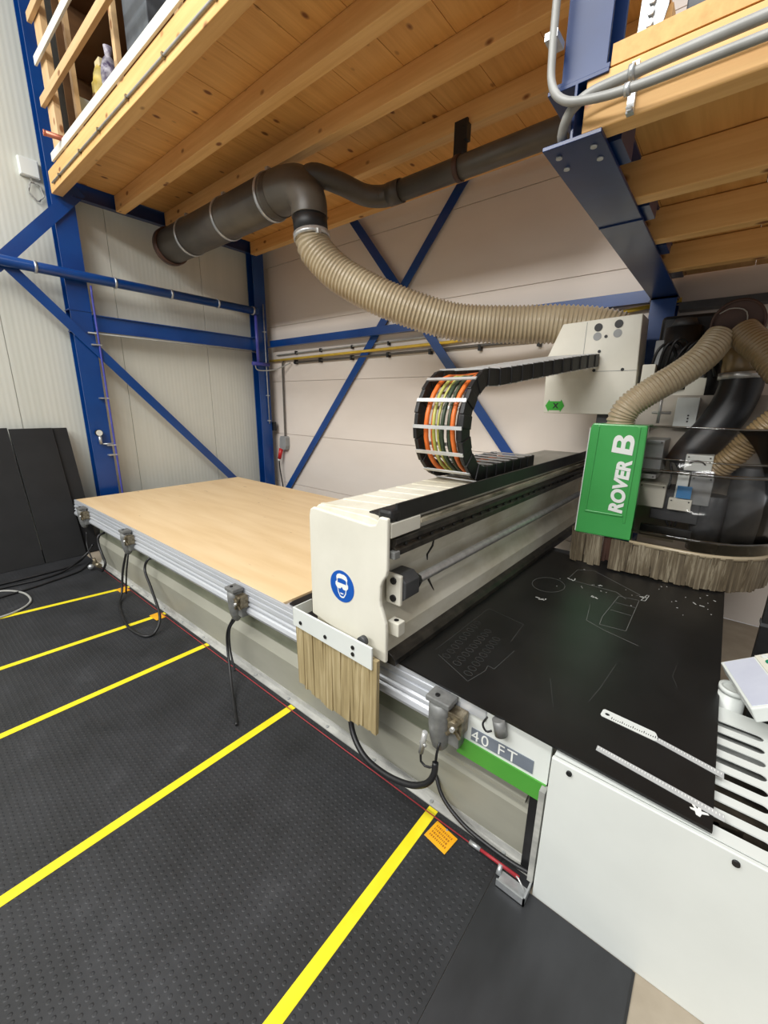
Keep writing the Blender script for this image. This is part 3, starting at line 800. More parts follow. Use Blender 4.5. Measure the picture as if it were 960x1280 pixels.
single('white_cable', MB().curve([(-5.40, 0.2, 0.02), (-5.43, 0.438, 0.02), (-5.466, 0.568, 0.02), (-5.557, 0.677, 0.02), (-5.70, 0.735, 0.02), (-5.95, 0.721, 0.02), (-6.164, 0.615, 0.02), (-6.25, 0.45, 0.02), (-6.2, 0.2, 0.02)], 0.0115, 10), 'greycable', 'loop of pale grey hose lying on the black matting', 'hose', (-5.7, 0.6, 0.01))
t = thing('air_coupling', 'brass and steel air coupling dangling at the far machine corner', 'coupling', (-6.1, 1.5, 0.12))
part('valve_body', MB().cyl((-6.14, 1.49, 0.11), (-5.98, 1.5, 0.11), 0.03, 12).cyl((-6.06, 1.49, 0.11), (-6.06, 1.47, 0.2), 0.02, 10), 'brownmech', t)
part('knob', MB().sphere((-6.17, 1.45, 0.06), 0.035, 0.035, 0.035), 'galv', t)
part('lead', MB().curve([(-6.42, 1.53, 0.47), (-6.38, 1.5, 0.3), (-6.2, 1.48, 0.18), (-6.1, 1.49, 0.11)], 0.009, 8), 'rubbercable', t)

# ------------------------------------------------------------------ machine bed
BX0, BX1 = -7.06, -0.345
t = thing('machine_bed', 'long khaki machine bed with an aluminium edge profile', 'machine', (-3.6, 2.9, 0))
part('base_body', MB().box(-6.38, BX1, 1.72, 4.15, 0.02, 0.69), 'khaki', t)
part('side_panel', MB().px([(1.72, 0.03), (1.638, 0.03), (1.632, 0.31), (1.67, 0.385), (1.68, 0.55), (1.72, 0.56)], -6.38, -0.42), 'khaki', t)
part('upper_strip', MB().px([(1.663, 0.40), (1.676, 0.545), (1.68, 0.545), (1.667, 0.40)], -6.36, -0.70), 'khakigreen', t, label='darker grey green strip with worn paint')
part('base_flange', MB().px([(1.64, 0.0), (1.588, 0.0), (1.588, 0.012), (1.625, 0.02), (1.632, 0.05), (1.64, 0.05)], -6.38, BX1), 'skirt', t)
mbb = MB()
for k in range(14):
    x = -6.1 + 0.43 * k
    mbb.cyl((x, 1.605, 0.012), (x, 1.605, 0.024), 0.010, 8)
part('anchor_bolt', mbb, 'galv', t)
edge = [(1.605, 0.80), (1.601, 0.772), (1.607, 0.770), (1.607, 0.764), (1.600, 0.762), (1.597, 0.736), (1.606, 0.733), (1.606, 0.725), (1.595, 0.722), (1.590, 0.692), (1.602, 0.685), (1.602, 0.675), (1.590, 0.668), (1.586, 0.655), (1.605, 0.64), (1.585, 0.625), (1.575, 0.60), (1.585, 0.575), (1.61, 0.565), (1.64, 0.56), (1.66, 0.545), (1.70, 0.545), (1.70, 0.78), (1.625, 0.78), (1.625, 0.80)]
part('edge_profile', MB().px(edge, BX0, -0.80), 'alu', t, 0.002)
part('edge_lip', MB().box(-0.80, -0.66, 1.59, 1.62, 0.73, 0.80), 'alu', t, 0.004, label='battered aluminium end of the profile')
part('top_slab', MB().box(BX0, BX1, 1.70, 4.22, 0.70, 0.78).box(BX1, 0.1, 2.45, 4.1, 0.70, 0.78), 'darkgrey', t)
lp = part('label_panel', MB().box(-0.86, BX1 - 0.01, 1.60, 1.62, 0.565, 0.795), 'white', t, label='pale end panel with model lettering')
part('green_stripe', MB().box(-0.80, BX1 - 0.012, 1.592, 1.60, 0.465, 0.565), 'greenstripe', lp)
part('lettering_ground', MB().box(-0.73, -0.42, 1.596, 1.6, 0.583, 0.653), 'labelgrey', lp)
me = text_mesh('lettering', '40 FT', 0.084, 0.0006, 0.0, 0.0, 1.22)
place_flat('lettering', me, 'lettering', lp, (-0.728, 1.595, 0.589), (1, 0, 0), (0, 0, 1))
part('lower_ledge', MB().px([(1.67, 0.37), (1.615, 0.38), (1.615, 0.40), (1.67, 0.41)], -1.0, -0.44), 'khaki', t)
part('end_gap_shade', MB().box(-0.42, BX1 - 0.002, 1.60, 1.72, 0.03, 0.565), 'black', t, label='black block standing in for the shaded gap at the bed end')  # no real post: black fill gives the open gap its shade
part('end_trim', MB().box(-0.372, -0.347, 1.555, 1.60, 0.03, 0.56), 'skirt', t)

t = thing('wooden_sheet', 'pale birch spoil board lying on the bed left of the gantry', 'board', (-4.6, 2.9, 0.781))
part('board_face', MB().box(-7.05, -2.26, 1.626, 4.2, 0.781, 0.801), 'board', t, 0.002)
# black sheet
t = thing('black_sheet', 'large black hard sheet with scratched cut outlines lying right of the gantry', 'sheet', (-0.9, 2.8, 0.802))
part('sheet_face', MB().pz([(-2.20, 1.635), (0.19, 1.545), (0.185, 3.98), (-2.24, 4.05)], 0.8025, 0.8145), 'sheetblack', t)
def outline(pts, w=0.0035, mbx=None, closed=False, zz=0.8148):
    mbx = mbx or MB()
    P = [V((p[0], p[1], zz)) for p in pts]
    if closed: P.append(P[0])
    for a, b in zip(P, P[1:]):
        if (b - a).length > 1e-4:
            mbx.bar(a, b, w, 0.0005)
    return mbx
mk = MB()
outline([(-0.905 + 0.118 * math.cos(k * PI / 18), 3.185 + 0.15 * math.sin(k * PI / 18)) for k in range(37)], 0.003, mk)
outline([(-0.82, 3.42), (-0.815, 3.665), (-0.70, 3.74), (-0.31, 3.46), (-0.33, 3.42)], 0.003, mk)
outline([(-0.79, 3.40), (-0.46, 3.394), (-0.38, 3.31)], 0.004, mk)
outline([(-0.45, 2.9), (-0.43, 3.33), (-0.30, 3.35), (-0.29, 2.80), (-0.44, 2.78)], 0.003, mk, True)
outline([(-0.43, 3.2), (-0.3, 3.2)], 0.003, mk); outline([(-0.43, 3.05), (-0.3, 3.05)], 0.003, mk)
outline([(-0.56, 3.04), (-0.52, 2.78), (-0.40, 2.72), (-0.2, 2.66)], 0.0025, mk)
part('cut_marking', mk, 'chalk', t, label='pale scratched outlines')
mk = MB()
outline([(-1.06, 1.80), (-0.82, 1.70), (-0.79, 1.84), (-0.80, 1.89), (-0.76, 1.885), (-0.745, 2.12)], 0.004, mk)
outline([(-1.1, 1.83), (-1.09, 2.5), (-0.82, 2.45), (-0.80, 2.2)], 0.003, mk)
for i, (ax, ay, bx, by) in enumerate(((-0.85, 1.76, -0.88, 2.17), (-0.94, 1.80, -0.96, 2.22), (-1.02, 1.82, -1.06, 2.27))):
    for k in range(9):
        f = k / 8.0
        cx, cy = ax + (bx - ax) * f, ay + (by - ay) * f
        outline([(cx + 0.024 * math.cos(q * PI / 5), cy + 0.017 * math.sin(q * PI / 5)) for q in range(11)], 0.003, mk)
outline([(-0.263, 2.368), (-0.282, 2.09), (-0.3, 1.95)], 0.003, mk)
outline([(0.0, 2.61), (-0.01, 2.45), (0.02, 2.36)], 0.002, mk)
outline([(-0.5, 2.0), (-0.42, 1.8)], 0.002, mk)
part('faint_marking', mk, 'faintchalk', t)
mk = MB()
for cx, cy, n in ((-0.86, 2.90, 5), (-0.585, 3.18, 4), (-0.80, 3.42, 5), (-0.275, 3.44, 4), (0.05, 3.55, 2), (-0.6, 3.45, 2)):
    for k in range(n):
        a = random.uniform(0, PI)
        p = V((cx + random.uniform(-0.035, 0.035), cy + random.uniform(-0.02, 0.02), 0.815))
        mk.obox(p, V((math.cos(a), math.sin(a), 0)) * random.uniform(0.006, 0.02), V((-math.sin(a), math.cos(a), 0)) * 0.004, V((0, 0, 0.0006)))
for k in range(30):
    p = V((random.uniform(-0.9, 0.15), random.uniform(3.2, 3.8), 0.815))
    mk.obox(p, V((random.uniform(0.002, 0.006), 0, 0)), V((0, 0.003, 0)), V((0, 0, 0.0006)))
outline([(-0.29, 3.36), (-0.27, 3.49), (-0.255, 3.49), (-0.265, 3.37)], 0.004, mk, True)
part('chip_speck', mk, 'chalkwhite', t)['kind'] = 'stuff'

# things on the black sheet
t = thing('white_scale', 'white plastic scale with small markings lying on the black sheet', 'ruler', (-0.12, 1.91, 0.815))
me = flat_mesh('scale_plate', [[(-0.105, -0.028), (0.105, -0.028), (0.112, -0.02), (0.112, 0.0), (0.102, 0.022), (0.095, 0.028), (-0.105, 0.028), (-0.112, 0.02), (-0.112, -0.02)], circ(-0.088, 0.0, 0.010, 20)], 0.0012)
place_flat('scale_plate', me, 'white', t, (-0.122, 1.905, 0.8162), (0.998, -0.06, 0), (0.06, 0.998, 0))
mk = MB()
for k in range(22):
    mk.box(-0.19 + 0.0085 * k, -0.187 + 0.0085 * k, 1.888, 1.888 + (0.016 if k % 5 == 0 else 0.009), 0.8174, 0.8177)
part('tick_mark', mk, 'black', t)
for y0, x0, x1, lb in ((1.872, -0.02, 0.215, 'short clear strip leading from the white scale to the slotted top'), (1.655, -0.20, 0.22, 'long clear ruler strip on the black sheet nearest its front edge')):
    t = thing('clear_ruler', lb, 'ruler', ((x0 + x1) / 2, y0, 0.815), 'clear ruler strips on the black sheet')
    part('strip', MB().prism([(x0, y0, 0.8148), (x1, y0 - 0.045, 0.8148), (x1, y0 - 0.013, 0.8148), (x0, y0 + 0.03, 0.8148)], (0, 0, 0.002)), 'clearstrip', t)
    mk = MB(); n = int((x1 - x0) / 0.01)
    for k in range(n):
        x = x0 + 0.005 + k * 0.01; yy = y0 - 0.045 * (x - x0) / (x1 - x0)
        mk.box(x, x + 0.0025, yy + 0.016, yy + 0.026, 0.8168, 0.817)
    part('tick_mark', mk, 'lettering', t)
t = thing('pointing_sticker', 'small white hand shaped sticker near the black sheet corner', 'sticker', (0.15, 1.60, 0.815))
me = flat_mesh('sticker', [[(-0.006, -0.02), (0.006, -0.022), (0.01, -0.006), (0.03, 0.004), (0.026, 0.01), (0.008, 0.006), (0.006, 0.022), (0.0, 0.026), (-0.004, 0.008), (-0.018, 0.026), (-0.022, 0.022), (-0.012, 0.004), (-0.026, 0.0), (-0.022, -0.006), (-0.01, -0.006)]], 0.0008)
place_flat('sticker', me, 'lettering', t, (0.148, 1.60, 0.8158), (1, 0, 0), (0, 1, 0))

# ------------------------------------------------------------------ white cabinet
t = thing('white_cabinet', 'white steel machine cabinet with a slotted top in the right front', 'cabinet', (0.4, 1.9, 0))
part('front_panel', MB().box(-0.335, 1.3, 1.53, 1.55, 0.0, 0.785), 'white', t, 0.004)
part('left_panel', MB().box(-0.333, -0.315, 1.55, 2.36, 0.02, 0.775), 'white', t)
part('right_panel', MB().box(1.28, 1.3, 1.55, 2.36, 0.02, 0.775), 'white', t)
part('back_panel', MB().box(-0.315, 1.28, 2.34, 2.36, 0.02, 0.775), 'white', t)
holes = []
for k in range(8):
    yc = 0.075 + 0.086 * k
    holes.append([(0.40 + 0.0, yc - 0.021)] + circ(0.66, yc, 0.021, 10, None, -PI / 2, PI / 2) + [(0.66, yc + 0.021), (0.40, yc + 0.021)])
me = flat_mesh('slotted_top', [[(0, 0), (1.62, 0), (1.62, 0.815), (0, 0.815)]] + holes, 0.0025)
place_flat('slotted_top', me, 'white', t, (-0.33, 1.552, 0.785), (1, 0, 0), (0, 1, 0))
part('inner_tray', MB().box(-0.3, 1.27, 1.56, 2.33, 0.48, 0.50), 'darkinside', t)
for k in range(9):
    x = 0.02 + 0.06 * (k % 5); y = 1.6 + 0.075 * k
    part('offcut', MB().obox((x, y, 0.536), V((0.05, 0.02, 0)), V((-0.01, 0.03, 0)), V((0, 0, 0.035))), 'darkinside', t)
for x in (-0.262, 0.262):
    part('panel_screw', MB().cyl((x, 1.522, 0.755), (x, 1.531, 0.755), 0.011, 16), 'black', t)

# control console
t = thing('control_console', 'small pale console with green buttons standing behind the slotted top', 'console', (0.35, 2.55, 0.6))
L = V((0.30, -0.95, 0)).normalized(); W = V((0.84, 0.27, 0.47)).normalized(); Nn = W.cross(L).normalized()
if Nn.z < 0: Nn = -Nn
o0 = V((0.165, 2.50, 0.955))
def cpt(a, b, c=0): return o0 + L * a + W * b + Nn * c
def cpanel(a0, a1, b0, b1, c0, c1):
    return MB().obox((cpt(a0, b0, c0) + cpt(a1, b1, c1)) / 2, L * (a1 - a0) / 2, W * (b1 - b0) / 2, Nn * (c1 - c0) / 2)
part('console_body', cpanel(0, 0.36, 0, 0.34, -0.07, 0), 'white', t, 0.006)
part('screen_cover', cpanel(0.012, 0.345, 0.012, 0.135, 0.0, 0.003), 'lilac', t, label='pale lilac flap')
kp = part('key_strip', cpanel(0.006, 0.35, 0.142, 0.335, 0.0, 0.006), 'cream', t)
for k in range(7):
    for j in range(3):
        part('key_button', MB().cyl(cpt(0.03 + 0.045 * k, 0.175 + 0.06 * j, 0.006), cpt(0.03 + 0.045 * k, 0.175 + 0.06 * j, 0.012), 0.013, 14), 'greenbutton' if (k + j) % 3 == 1 else 'white', kp)
part('stand', MB().box(0.30, 0.46, 2.42, 2.56, 0.0, 0.86), 'black', t)
t = thing('white_roll', 'white rounded sleeve standing under the console edge', 'roll', (0.22, 2.44, 0.0))
part('sleeve', MB().cyl((0.235, 2.45, 0.0), (0.235, 2.45, 0.86), 0.055, 24), 'white', t)
part('sleeve_rim', MB().ring((0.235, 2.45, 0.845), (0.235, 2.45, 0.87), 0.059, 0.045, 24), 'white', t)
t = thing('rear_post', 'dark upright post with a cable behind the console', 'post', (0.35, 3.1, 0))
part('post', MB().box(0.335, 0.42, 3.05, 3.12, 0.0, 1.35), 'black', t)
part('post_band', MB().box(0.33, 0.425, 3.045, 3.125, 0.98, 1.0), 'darkgrey', t)
part('foot', MB().box(0.30, 0.46, 3.02, 3.16, 0.0, 0.02), 'darkgrey', t)

# ------------------------------------------------------------------ clamps on the edge rail
def clamp(x, label, s=1.0, mech=True):
    t = thing('side_clamp', label, 'clamp', (x, 1.55, 0.5), 'grey clamps on the edge profile')
    zt = 0.765
    mbc = MB()
    prof_ = [(zt, 0.052), (zt - 0.05, 0.055), (zt - 0.12 * s, 0.055), (zt - 0.19 * s, 0.048), (zt - 0.235 * s, 0.036), (zt - 0.26 * s, 0.014)]
    mbc.tube([(x - 0.02 * s + 0.012 * k / 5, 1.545, z) for k, (z, r_) in enumerate(prof_)], [r_ * s for z, r_ in prof_], 16)
    part('clamp_body', mbc, 'casting', t)
    part('clamp_bridge', MB().box(x - 0.06 * s, x + 0.035 * s, 1.54, 1.585, zt - 0.16 * s, zt), 'casting', t, 0.01)
    part('clamp_cap', MB().box(x - 0.075 * s, x + 0.045 * s, 1.495, 1.59, zt, zt + 0.03), 'casting', t, 0.006)
    if mech:
        part('jaw', MB().box(x + 0.03 * s, x + 0.10 * s, 1.52, 1.59, zt - 0.12 * s, zt - 0.02 * s).cyl((x + 0.065 * s, 1.50, zt - 0.07 * s), (x + 0.065 * s, 1.53, zt - 0.07 * s), 0.025 * s, 14), 'brownmech', t, 0.004)
        part('lever', MB().bar((x + 0.035 * s, 1.512, zt - 0.13 * s), (x + 0.11 * s, 1.505, zt - 0.01), 0.014, 0.018).bar((x + 0.04 * s, 1.508, zt - 0.04 * s), (x + 0.10 * s, 1.512, zt - 0.12 * s), 0.012, 0.016), 'brownmech', t, 0.002)
        part('pivot_pin', MB().cyl((x + 0.07 * s, 1.485, zt - 0.075 * s), (x + 0.07 * s, 1.53, zt - 0.075 * s), 0.012, 12), 'steel', t)
        part('slider', MB().box(x + 0.03 * s, x + 0.085 * s, 1.535, 1.595, zt - 0.2 * s, zt - 0.12 * s), 'casting', t, 0.004)
    part('cap_screw', MB().cyl((x - 0.03 * s, 1.53, zt + 0.03), (x - 0.03 * s, 1.53, zt + 0.036), 0.012, 12), 'black', t)
    return t
clamp(-6.50, 'grey clamp at the far left end of the edge profile', 1.0)
clamp(-4.98, 'grey clamp above the long looped cable')
clamp(-2.76, 'grey clamp with a black cable hanging straight down to the floor')
clamp(-0.86, 'large grey clamp right of the hanging bristle curtain', 1.12)
t = thing('limit_switch', 'small grey switch with a wire loop under the black sheet edge', 'switch', (-0.60, 1.57, 0.68))
part('switch_body', MB().cyl((-0.59, 1.57, 0.80), (-0.57, 1.57, 0.725), 0.03, 16), 'casting', t)
part('wire_loop', MB().curve([(-0.64, 1.56, 0.79), (-0.655, 1.55, 0.75), (-0.635, 1.55, 0.72), (-0.61, 1.555, 0.735)], 0.005, 8, 0.01), 'rubbercable', t)

for nm, pts, r, lb in (
    ('hanging_cable', [(-5.02, 1.53, 0.52), (-5.06, 1.48, 0.3), (-5.0, 1.42, 0.08), (-4.8, 1.32, 0.021), (-4.31, 1.22, 0.02), (-3.98, 1.24, 0.021), (-3.93, 1.33, 0.03), (-4.02, 1.43, 0.13), (-4.33, 1.5, 0.287), (-4.563, 1.54, 0.43), (-4.56, 1.58, 0.54), (-4.548, 1.645, 0.55)], 0.013, 'long black cable looping from the second clamp down to the matting and back up'),
    ('hanging_cable', [(-4.96, 1.53, 0.52), (-4.98, 1.49, 0.3), (-5.0, 1.46, 0.05)], 0.009, 'short black cable beside the long loop under the second clamp'),
    ('hanging_cable', [(-2.80, 1.53, 0.52), (-2.85, 1.50, 0.40), (-2.86, 1.49, 0.26), (-2.72, 1.42, 0.10), (-2.50, 1.31, 0.022), (-2.284, 1.203, 0.0185)], 0.0105, 'black cable hanging from the third clamp with its tail on the matting'),
    ('hanging_cable', [(-2.77, 1.53, 0.52), (-2.82, 1.5, 0.42), (-2.79, 1.475, 0.26), (-2.7, 1.45, 0.12)], 0.008, 'second thinner cable strapped to the one under the third clamp'),
    ('hanging_cable', [(-6.10, 1.65, 0.50), (-6.09, 1.57, 0.47), (-6.06, 1.55, 0.37), (-5.97, 1.545, 0.26), (-5.84, 1.53, 0.17), (-5.9, 1.5, 0.06)], 0.015, 'black cable curving out of the strip near the far left clamp'),
    ('hanging_cable', [(-1.50, 1.645, 0.46), (-1.50, 1.54, 0.44), (-1.44, 1.48, 0.30), (-1.31, 1.44, 0.225), (-1.14, 1.42, 0.23), (-0.98, 1.42, 0.27), (-0.88, 1.43, 0.335), (-0.845, 1.45, 0.40), (-0.85, 1.47, 0.46)], 0.0165, 'thick black cable swinging from under the bristle curtain to the large clamp'),
    ('base_cable', [(-0.95, 1.64, 0.2), (-0.86, 1.59, 0.12), (-0.72, 1.57, 0.065), (-0.57, 1.57, 0.045), (-0.45, 1.575, 0.04), (-0.36, 1.58, 0.05)], 0.011, 'black cable lying on the base flange beside the white cabinet')):
    single(nm, MB().curve(pts, r, 10, 0.02), 'rubbercable', lb, 'cable', tuple(pts[0]))
t = thing('air_fitting', 'steel air fitting with thin hoses dangling below the large clamp', 'fitting', (-0.9, 1.47, 0.45))
part('coupling', MB().cyl((-0.92, 1.47, 0.60), (-0.935, 1.465, 0.47), 0.014, 12).cyl((-0.945, 1.47, 0.53), (-0.905, 1.46, 0.53), 0.008, 8), 'steel', t)
part('thin_hose', MB().curve([(-0.85, 1.50, 0.56), (-0.852, 1.48, 0.50), (-0.85, 1.472, 0.44)], 0.007, 8).curve([(-0.935, 1.465, 0.48), (-0.93, 1.46, 0.42), (-0.89, 1.46, 0.41), (-0.855, 1.465, 0.435)], 0.006, 8), 'rubbercable', t)

# ------------------------------------------------------------------ gantry (turned a little on the bed)
GR = -math.radians(0.5)
GO = (-1.5, 1.5, 0.8155)
t = thing('gantry_beam', 'heavy cream gantry beam spanning the bed with a safety sign on its end', 'gantry', GO, None, GR)
GY1 = 5.2
prof = [(-1.78, 0.87), (-1.78, 1.60), (-1.74, 1.635), (-1.36, 1.635), (-1.24, 1.615), (-1.24, 1.44), (-1.275, 1.40), (-1.305, 1.30), (-1.305, 1.13), (-1.27, 1.06), (-1.235, 0.99), (-1.235, 0.87)]
part('beam_body', MB().py(prof, 1.525, GY1), 'creamdirty', t, 0.006)
ec = [(-1.795, 0.94), (-1.795, 1.56), (-1.785, 1.605), (-1.76, 1.62), (-1.32, 1.60), (-1.285, 1.61), (-1.26, 1.655), (-1.205, 1.655), (-1.205, 1.42), (-1.205, 1.38), (-1.212, 1.35), (-1.235, 1.315), (-1.248, 1.28), (-1.25, 1.20), (-1.245, 1.17), (-1.225, 1.125), (-1.208, 1.08), (-1.205, 1.04), (-1.205, 0.85), (-1.25, 0.85)]
cap = part('end_cap', MB().py(ec, 1.498, 1.524), 'cream', t, 0.008)
mk = MB()
for k in range(9):
    mk.obox((-1.55 + 0.01 * (k % 3), 1.6 + 0.17 * k, 1.637), V((0.19, 0.05, 0)), V((-0.004, 0.012, 0)), V((0, 0, 0.0022)))
part('top_wrinkle', mk, 'creamdirty', t)
# safety sign
sg = part('safety_sign', MB().cyl((-1.527, 1.498, 1.20), (-1.527, 1.496, 1.20), 0.094, 48), 'signblue', cap, label='round blue goggles sign')
def sign(name, splines, mat, y):
    me = flat_mesh(name, splines, 0.0003)
    me2 = place_flat(name, me, mat, cap, (-1.527, y, 1.20), (1, 0, 0), (0, 0, 1))
head = [(-0.040, 0.028), (-0.044, 0.05), (-0.036, 0.066), (-0.018, 0.074), (0.018, 0.074), (0.036, 0.066), (0.044, 0.05), (0.040, 0.028), (0.046, 0.02), (0.044, -0.006), (0.036, -0.012), (0.032, -0.04), (0.016, -0.066), (0.0, -0.07), (-0.016, -0.066), (-0.032, -0.04), (-0.036, -0.012), (-0.044, -0.006), (-0.046, 0.02)]
face = [(x * 0.84, (z * 0.86) - 0.001) for x, z in head]
sign('sign_head', [head, face], 'lettering', 1.4955)
sign('sign_hair', [[(-0.038, 0.034), (-0.036, 0.052), (-0.02, 0.066), (0.02, 0.066), (0.036, 0.052), (0.038, 0.034), (0.028, 0.044), (0.0, 0.048), (-0.028, 0.044)]], 'lettering', 1.4952)
sign('sign_goggles', [[(-0.050, 0.018), (0.050, 0.018), (0.050, 0.0), (0.036, -0.016), (0.012, -0.016), (0.0, -0.002), (-0.012, -0.016), (-0.036, -0.016), (-0.050, 0.0)]], 'lettering', 1.4949)
sign('sign_mouth', [[(-0.014, -0.040), (0.014, -0.040), (0.010, -0.047), (-0.010, -0.047)]], 'lettering', 1.4952)
# bracket and bristle curtain on the end
br = part('curtain_bracket', MB().py([(-1.875, 0.865), (-1.875, 0.985), (-1.225, 0.975), (-1.225, 0.845)], 1.41, 1.422).box(-1.875, -1.868, 1.41, 1.56, 0.90, 0.985), 'white', t, 0.002)
mk = MB()
for x, z in ((-1.80, 0.905), (-1.58, 0.90), (-1.36, 0.925), (-1.36, 0.885)):
    mk.cyl((x, 1.405, z), (x, 1.411, z), 0.012, 12)
part('bracket_bolt', mk, 'black', br)
part('round_knob', MB().cyl((-1.32, 1.43, 0.965), (-1.32, 1.46, 0.965), 0.028, 20), 'darkgrey', br)
mk = MB(); x = -1.868
while x < -1.225:
    w = random.uniform(0.02, 0.05)
    lo = 0.42 + random.uniform(0, 0.02) + 0.02 * math.sin(x * 9)
    mk.obox((x + w / 2, 1.436 + random.uniform(-0.004, 0.004), (lo + 0.9) / 2), V((w / 2, 0, 0)), V((0, 0.012, 0)), V((random.uniform(-0.004, 0.004), random.uniform(-0.008, 0.008), (0.9 - lo) / 2)))
    x += w - 0.003
part('bristle_curtain', mk, 'bristle', t, label='tan bristle curtain hanging over the bed edge')
# rails
part('chain_trough', MB().py([(-1.40, 1.636), (-1.40, 1.645), (-1.225, 1.645), (-1.225, 1.715), (-1.21, 1.715), (-1.21, 1.625), (-1.24, 1.62)], 1.58, GY1), 'black', t, 0.002)
part('trough_nose', MB().box(-1.30, -1.208, 1.53, 1.62, 1.625, 1.69), 'black', t, 0.02)
part('rail_cover', MB().box(-1.24, -1.205, 1.53, 1.78, 1.545, 1.622), 'cream', t, 0.004)
part('rail_ledge', MB().box(-1.24, -1.20, 1.78, GY1, 1.575, 1.60), 'grimy', t, 0.003)
part('upper_rail', MB().py([(-1.24, 1.445), (-1.195, 1.445), (-1.195, 1.475), (-1.21, 1.49), (-1.195, 1.51), (-1.195, 1.535), (-1.24, 1.535)], 1.56, GY1), 'blackrail', t, 0.002)
mk = MB(); y = 1.65
while y < 4.6:
    mk.cyl((-1.205, y, 1.493), (-1.197, y, 1.493), 0.010, 10); y += 0.12
part('rail_bolt', mk, 'black', t)
part('rail_stop', MB().box(-1.225, -1.185, 1.535, 1.58, 1.435, 1.475), 'casting', t, 0.004)
part('lower_rail', MB().py([(-1.27, 0.8165), (-1.18, 0.8165), (-1.18, 0.85), (-1.20, 0.87), (-1.235, 0.885), (-1.27, 0.885)], 1.55, GY1), 'blackrail', t, 0.002)
part('underside', MB().box(-1.76, -1.27, 1.56, GY1, 0.8165, 0.87), 'darkgrey', t)
# screw drive
part('beam_lid', MB().box(-1.76, -1.26, 3.75, GY1, 1.637, 1.665), 'greylid', t, 0.006, label='grey dusty cover plate on the rear beam top')
part('ball_screw', MB().tube([(-1.225, 1.76 + 0.0075 * i, 1.235) for i in range(440)], [0.024 if i % 2 else 0.028 for i in range(440)], 14), 'steel', t)
dr = part('screw_bearing', MB().prism([(-1.30, 1.62, 1.315), (-1.215, 1.62, 1.315), (-1.175, 1.62, 1.28), (-1.175, 1.62, 1.19), (-1.215, 1.62, 1.155), (-1.30, 1.62, 1.155)], (0, 0.13, 0)), 'darkgrey', t, 0.006)
part('bearing_nose', MB().tube([(-1.225, 1.75, 1.235), (-1.225, 1.80, 1.235)], [0.055, 0.035], 8), 'black', dr)
pl = part('bearing_plate', MB().box(-1.29, -1.19, 1.595, 1.62, 1.15, 1.325), 'cream', t, 0.008)
part('plate_bolt', MB().cyl((-1.235, 1.585, 1.29), (-1.235, 1.60, 1.29), 0.019, 14).cyl((-1.235, 1.585, 1.19), (-1.235, 1.60, 1.19), 0.019, 14), 'black', pl)
part('cable_lug', MB().box(-1.245, -1.17, 1.56, 1.62, 0.99, 1.07), 'cream', t, 0.006)
part('lug_hole', MB().cyl((-1.207, 1.59, 1.069), (-1.207, 1.59, 1.0715), 0.014, 14), 'black', t)
mk = MB()
pts = [(-1.268, 2.02, 1.41), (-1.285, 2.03, 1.36), (-1.30, 2.0, 1.31), (-1.303, 2.01, 1.27)]
mk.tube(pts, [0.004, 0.008, 0.007, 0.003], 6)
pts = [(-1.303, 2.02, 1.18), (-1.30, 2.03, 1.13), (-1.272, 2.05, 1.06)]
mk.tube(pts, [0.003, 0.008, 0.004], 6)
part('grease_run', mk, 'blackrail', t)

# ------------------------------------------------------------------ cable chain
ct = thing('cable_chain', 'black cable chain with silver crossbars looping above the gantry beam', 'cable chain', GO, None, GR)
zc_b, R_ = 1.7045, 0.343
Yc, Zc = 2.80, zc_b + 0.343
path = [V((0, 3.75, zc_b)), V((0, 3.4, zc_b)), V((0, 3.1, zc_b)), V((0, Yc, zc_b))]
for k in range(1, 12):
    a = -PI / 2 - PI * k / 12.0
    path.append(V((0, Yc + R_ * 0.98 * math.cos(a), Zc + R_ * math.sin(a))))
path += [V((0.01, Yc + 0.1, Zc + R_)), V((0.05, 3.25, Zc + R_ + 0.05)), V((0.13, 3.75, Zc + R_ + 0.125)), V((0.20, 4.2, Zc + R_ + 0.19)), V((0.24, 4.51, Zc + R_ + 0.23))]
cp = catmull(path, 0.078)
fr = frames(cp)
CX0, CX1 = -1.735, -1.34
for xs in (CX0, CX1 - 0.035):
    mb = MB()
    for i in range(len(cp) - 1):
        a, b = cp[i], cp[i + 1]
        d = (b - a).normalized(); nn = V((0, -d.z, d.y))
        c = (a + b) / 2 + V((xs + 0.0175 + (0.004 if i % 2 else -0.004), 0, 0))
        mb.obox(c, V((0.0155, 0, 0)), d * 0.044, nn * 0.058)
    part('chain_side', mb, 'black', ct, 0.006)
nl = len(cp)
for i in [q for q in range(1, nl - 1) if q % 2 or q > nl - 21]:
    d = (cp[i + 1] - cp[i - 1]).normalized(); nn = V((0, -d.z, d.y))
    for s in (-1, 1):
        c = cp[i] + nn * 0.059 * s
        part('crossbar', MB().obox(c + V(((CX0 + CX1) / 2, 0, 0)), V(((CX1 - CX0) / 2 - 0.004, 0, 0)), d * 0.012, nn * 0.005), 'bar', ct)
cab = [('orangecable', -1.655, 0.017, 0.02), ('orangecable', -1.63, 0.012, -0.015), ('yellowgreen', -1.60, 0.012, 0.015), ('greycable', -1.575, 0.011, -0.01),
       ('yellowgreen', -1.555, 0.008, 0.02), ('darkgreencable', -1.53, 0.014, 0.01), ('rubbercable', -1.50, 0.012, -0.015), ('darkgreencable', -1.475, 0.011, 0.018),
       ('orangecable', -1.445, 0.017, 0.012), ('rubbercable', -1.415, 0.014, -0.01), ('rubbercable', -1.395, 0.013, 0.02)]
